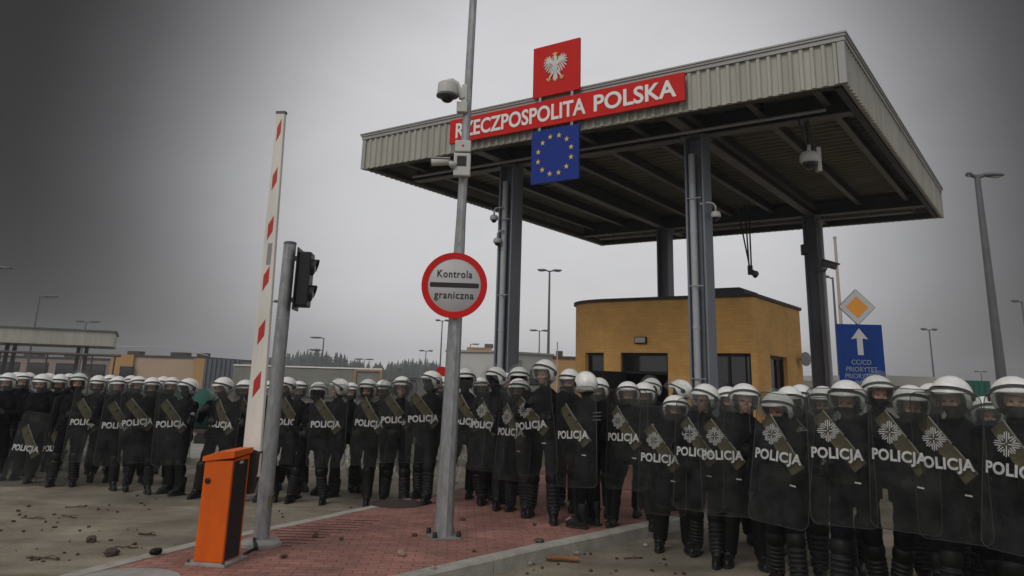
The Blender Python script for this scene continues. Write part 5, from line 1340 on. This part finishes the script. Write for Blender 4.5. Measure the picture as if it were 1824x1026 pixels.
# px, helmet top, distance, yaw, pose, face, visor, label
LEFT = [
 (6, 676, 13.2, 14, 'A', 'mask', 'down', 'riot officer at the far left edge, half out of the frame'),
 (36, 681, 13.9, 18, 'B', 'mask', 'down', 'riot officer second from the left edge, behind the leftmost shield'),
 (66, 680, 13.3, 10, 'C', 'mask', 'down', 'riot officer third from the left edge, holding the second leftmost shield'),
 (98, 674, 13.7, 30, 'B', 'mask', 'down', 'riot officer in the second row left of the tall one below the far canopy column'),
 (136, 664, 12.9, 20, 'A', 'mask', 'up', 'tall riot officer below the right column of the far canopy, visor raised'),
 (168, 677, 13.6, 25, 'C', 'mask', 'down', 'riot officer just right of the tall one below the far canopy column'),
 (211, 680, 12.7, 26, 'D', 'mask', 'down', 'riot officer with a white helmet before the ochre end of the warehouse, in mid step'),
 (243, 681, 13.6, 20, 'E', 'mask', 'down', 'riot officer in the second row below the ochre and beige join of the warehouse'),
 (268, 674, 12.5, 28, 'B', 'mask', 'down', 'riot officer with bright helmet below the middle of the beige warehouse'),
 (298, 683, 13.5, 16, 'A', 'mask', 'down', 'second row riot officer just left of the one by the green cart'),
 (331, 675, 12.4, -32, 'A', 'hidden', 'down', 'riot officer turned left beside the green cart, showing his black back'),
 (400, 671, 12.3, -18, 'A', 'mask', 'down', 'riot officer right of the green cart with shield close to his chest'),
 (437, 684, 12.9, 10, 'C', 'mask', 'down', 'riot officer hidden mostly behind the white barrier boom'),
 (478, 684, 12.0, 16, 'E', 'mask', 'down', 'riot officer hidden mostly behind the grey signal post'),
 (513, 671, 12.2, -20, 'A', 'mask', 'down', 'riot officer just right of the grey signal post, body turned to the left'),
 (535, 688, 13.2, 30, 'B', 'mask', 'down', 'second row riot officer stepping behind the one right of the grey post'),
 (562, 680, 11.95, 4, 'E', 'hidden', 'up', 'riot officer in full black mask with legs apart right of the grey post'),
 (597, 674, 12.7, -30, 'F', 'skin', 'up', 'riot officer with bare face and raised visor looking aside behind the masked one'),
 (628, 685, 13.2, -8, 'B', 'mask', 'down', 'riot officer whose white helmet shows just left of the bearded one'),
 (655, 675, 12.0, 6, 'D', 'beard', 'up', 'bearded riot officer with raised visor stepping with one leg back'),
 (682, 676, 12.8, 2, 'A', 'mask', 'down', 'riot officer behind the right shoulder of the bearded one'),
 (714, 670, 11.9, 2, 'B', 'skin', 'down', 'riot officer with lowered visor and bare face right of the bearded one'),
 (763, 660, 11.5, -25, 'G', 'hidden', 'down', 'tall riot officer just left of the tall pole, turned to the left'),
 (788, 671, 12.4, 5, 'A', 'mask', 'down', 'riot officer hidden mostly behind the tall camera pole'),
]
LEFT += [
 (-14, 684, 14.6, 20, 'B', 'mask', 'down', 'rear row riot officer whose helmet is cut by the left frame edge'),
 (20, 683, 14.8, 16, 'A', 'mask', 'down', 'rear row riot officer between the first two helmets at the left edge'),
 (52, 684, 14.9, 12, 'C', 'mask', 'down', 'rear row riot officer between the second and third helmets from the left'),
 (83, 683, 14.6, 24, 'A', 'mask', 'down', 'rear row riot officer between the third and fourth helmets from the left'),
 (117, 682, 14.9, 18, 'B', 'mask', 'down', 'rear row riot officer left of the left column pair of the far canopy end'),
 (190, 685, 14.7, 24, 'C', 'mask', 'down', 'rear row riot officer below the right end of the far canopy fascia'),
 (228, 686, 14.8, 20, 'A', 'mask', 'down', 'rear row riot officer below the dark window of the ochre block'),
 (283, 687, 14.9, 16, 'A', 'mask', 'down', 'rear row riot officer below the right half of the beige warehouse wall'),
 (455, 690, 14.2, 8, 'B', 'mask', 'down', 'rear row riot officer between the white boom and the grey post'),
]
MID = [
 (833, 656, 11.4, -8, 'B', 'hidden', 'up', 'riot officer just right of the tall pole with dark face under a striped helmet'),
 (862, 681, 11.9, -10, 'A', 'mask', 'down', 'short riot officer seen through a shield right of the tall pole'),
 (880, 653, 11.2, -15, 'G', 'hidden', 'up', 'riot officer with raised clear visor below the front left canopy column'),
 (906, 664, 12.5, 0, 'A', 'mask', 'down', 'riot officer in the rear row peeking between two helmets below the front left canopy column'),
 (924, 653, 11.5, -12, 'C', 'hidden', 'up', 'riot officer with white helmet banded black before the grey site cabin'),
 (930, 684, 10.7, -22, 'B', 'mask', 'down', 'crouched riot officer seen through his shield below the banded helmet'),
 (970, 640, 10.3, -6, 'G', 'skin', 'down', 'tallest riot officer in the middle with bare face under a lowered visor'),
 (1013, 656, 11.2, -16, 'B', 'mask', 'down', 'riot officer behind the right shoulder of the tallest one'),
 (1046, 661, 9.9, -125, 'F', 'hidden', 'down', 'riot officer on the kerb turned sideways with grey webbing on his back', ),
 (1074, 672, 10.9, -20, 'A', 'mask', 'down', 'riot officer whose helmet edge shows behind the one with webbing on his back'),
]
RIGHT = [
 (1125, 702, 9.9, -28, 'B', 'mask', 'down', 'short riot officer at the kerb end left of the kiosk doorway'),
 (1168, 673, 11.9, -6, 'G', 'hidden', 'up', 'riot officer standing in front of the dark kiosk doorway, visor raised'),
 (1153, 706, 10.5, -18, 'A', 'mask', 'down', 'riot officer half hidden between two short ones below the kiosk doorway'),
 (1195, 703, 9.35, -14, 'A', 'mask', 'down', 'short riot officer holding a shield flat to the camera below the kiosk lamp'),
 (1217, 676, 11.2, -60, 'F', 'hidden', 'up', 'riot officer seen in profile facing left before the kiosk pier'),
 (1252, 683, 8.95, -28, 'G', 'skin', 'down', 'riot officer with head turned left in front of the right canopy column foot'),
 (1298, 688, 9.8, -20, 'C', 'mask', 'down', 'riot officer whose helmet shows left of the one below the wide kiosk window'),
 (1316, 682, 8.7, -18, 'A', 'skin', 'down', 'riot officer with bare face behind a visor below the wide kiosk window'),
 (1389, 697, 7.75, -34, 'B', 'mask', 'up', 'stooping riot officer with a tilted shield below the narrow kiosk window'),
 (1409, 687, 9.2, -15, 'C', 'mask', 'down', 'riot officer in the rear row above the stooping one with tilted shield'),
 (1428, 684, 9.7, -22, 'A', 'mask', 'down', 'riot officer in the rear row below the right rear canopy column'),
 (1464, 687, 8.2, -18, 'A', 'mask', 'down', 'riot officer seen through plastic left of the one below the blue sign'),
 (1503, 676, 7.3, -24, 'A', 'mask', 'down', 'riot officer in front of the blue lane sign with eyes visible behind the visor'),
 (1560, 668, 8.4, -22, 'B', 'mask', 'up', 'riot officer behind, with raised visor, at the right edge of the blue sign'),
 (1613, 685, 7.05, -26, 'B', 'mask', 'down', 'riot officer right of the blue sign with shield overlapping his neighbour'),
 (1656, 682, 8.2, -24, 'A', 'mask', 'down', 'riot officer in the rear row between the two big shields right of the blue sign'),
 (1698, 669, 6.85, -30, 'A', 'mask', 'down', 'tall riot officer left of the thick dark street lamp foot'),
 (1757, 706, 7.6, -28, 'E', 'mask', 'down', 'riot officer half hidden between the last two big shields on the right'),
 (1806, 670, 6.45, -32, 'A', 'mask', 'down', 'riot officer at the far right edge below the thick dark street lamp'),
]
for gname, rows in ((GL, LEFT), (GM, MID), (GR, RIGHT)):
    for r in rows: officer(*r, gname, back='webbing on his back' in r[7] and r[2] < 10)
# px, bottom edge, distance, yaw, roll, label, star
for s in [
 (22, 868, 12.7, 8, 3, 'leftmost riot shield, at the frame edge low to the ground', False, 8),
 (84, 868, 12.8, -6, -3, 'second riot shield from the left edge, held low to the ground', False, 8),
 (46, 838, 13.4, 24, 2, 'riot shield at the left edge behind the two held low', False),
 (108, 836, 13.1, 20, -2, 'riot shield just left of the tall officer below the far canopy column', False),
 (172, 830, 12.9, 26, 2, 'riot shield half hidden between the tall officer and the one before the ochre block', False),
 (275, 828, 12.6, 30, 1, 'riot shield half hidden behind the one of the officer with the black back', False),
 (140, 822, 12.5, 14, 2, 'riot shield held by the tall officer below the far canopy column', False),
 (200, 830, 12.25, 30, 0, 'riot shield in front of the officer before the ochre warehouse end', False),
 (246, 824, 12.1, 34, -2, 'riot shield below the middle of the beige warehouse', False),
 (303, 828, 12.0, 30, -2, 'riot shield held before the officer who shows his black back', False),
 (380, 830, 11.9, -14, 1, 'riot shield right of the green cart, above the orange cabinet', False),
 (430, 822, 12.3, 8, 0, 'riot shield partly hidden behind the white barrier boom', False),
 (508, 826, 11.8, 22, 1, 'riot shield partly hidden behind the grey signal post', False),
 (578, 832, 11.5, 8, 0, 'riot shield held by the officer in full black mask', False),
 (650, 830, 11.6, -4, 1, 'riot shield held by the bearded officer', False),
 (706, 824, 11.5, 4, -1, 'riot shield held by the bare faced officer right of the bearded one', False),
 (682, 828, 12.2, 6, 2, 'riot shield half hidden between the bearded and the bare faced officer', False),
 (759, 824, 11.1, 22, -3, 'riot shield held by the tall officer left of the tall pole', False),
 (822, 830, 11.0, -18, 0, 'riot shield emerging just right of the tall pole', False),
 (857, 838, 10.8, -28, 0, 'riot shield with star second to the right of the tall pole', True),
 (903, 855, 10.3, -32, 0, 'riot shield with star held upright left of the crouched officer', True),
 (956, 845, 9.95, -20, -7, 'riot shield with star tilted before the tallest officer', True),
 (1022, 868, 9.45, -36, -2, 'riot shield turned far aside beside the officer with webbing on his back', False),
 (1110, 872, 9.5, -34, 1, 'riot shield with star at the kerb end, turned to the left', True),
 (1177, 917, 8.95, -14, 0, 'riot shield with star low and square below the kiosk lamp', True),
 (1462, 930, 7.75, -20, -2, 'riot shield with star seen through the edge of the one below the blue sign', True),
 (1752, 968, 7.1, -30, 2, 'riot shield with star behind the last two at the right', True),
 (1240, 910, 8.55, -30, 0, 'riot shield with star half covered by the one to its right below the canopy column', True),
 (1297, 920, 8.25, -28, 0, 'riot shield with star below the wide kiosk window', True),
 (1380, 935, 7.3, -36, 4, 'riot shield with star tilted to the right, held by the stooping officer', True),
 (1504, 938, 6.9, -25, 0, 'riot shield with star directly below the blue lane sign', True),
 (1612, 948, 6.65, -28, 1, 'riot shield with star right of the one below the blue sign', True),
 (1700, 966, 6.45, -36, 2, 'riot shield with star held by the tall officer left of the thick street lamp', True),
 (1816, 990, 6.0, -40, 3, 'riot shield with star cut by the right frame edge', True),
]: shield(s[0], s[1], s[2], s[3], s[4], s[5], s[6], SG, pitch=s[7] if len(s) > 7 else 4, sticker=s[2] < 10.5)
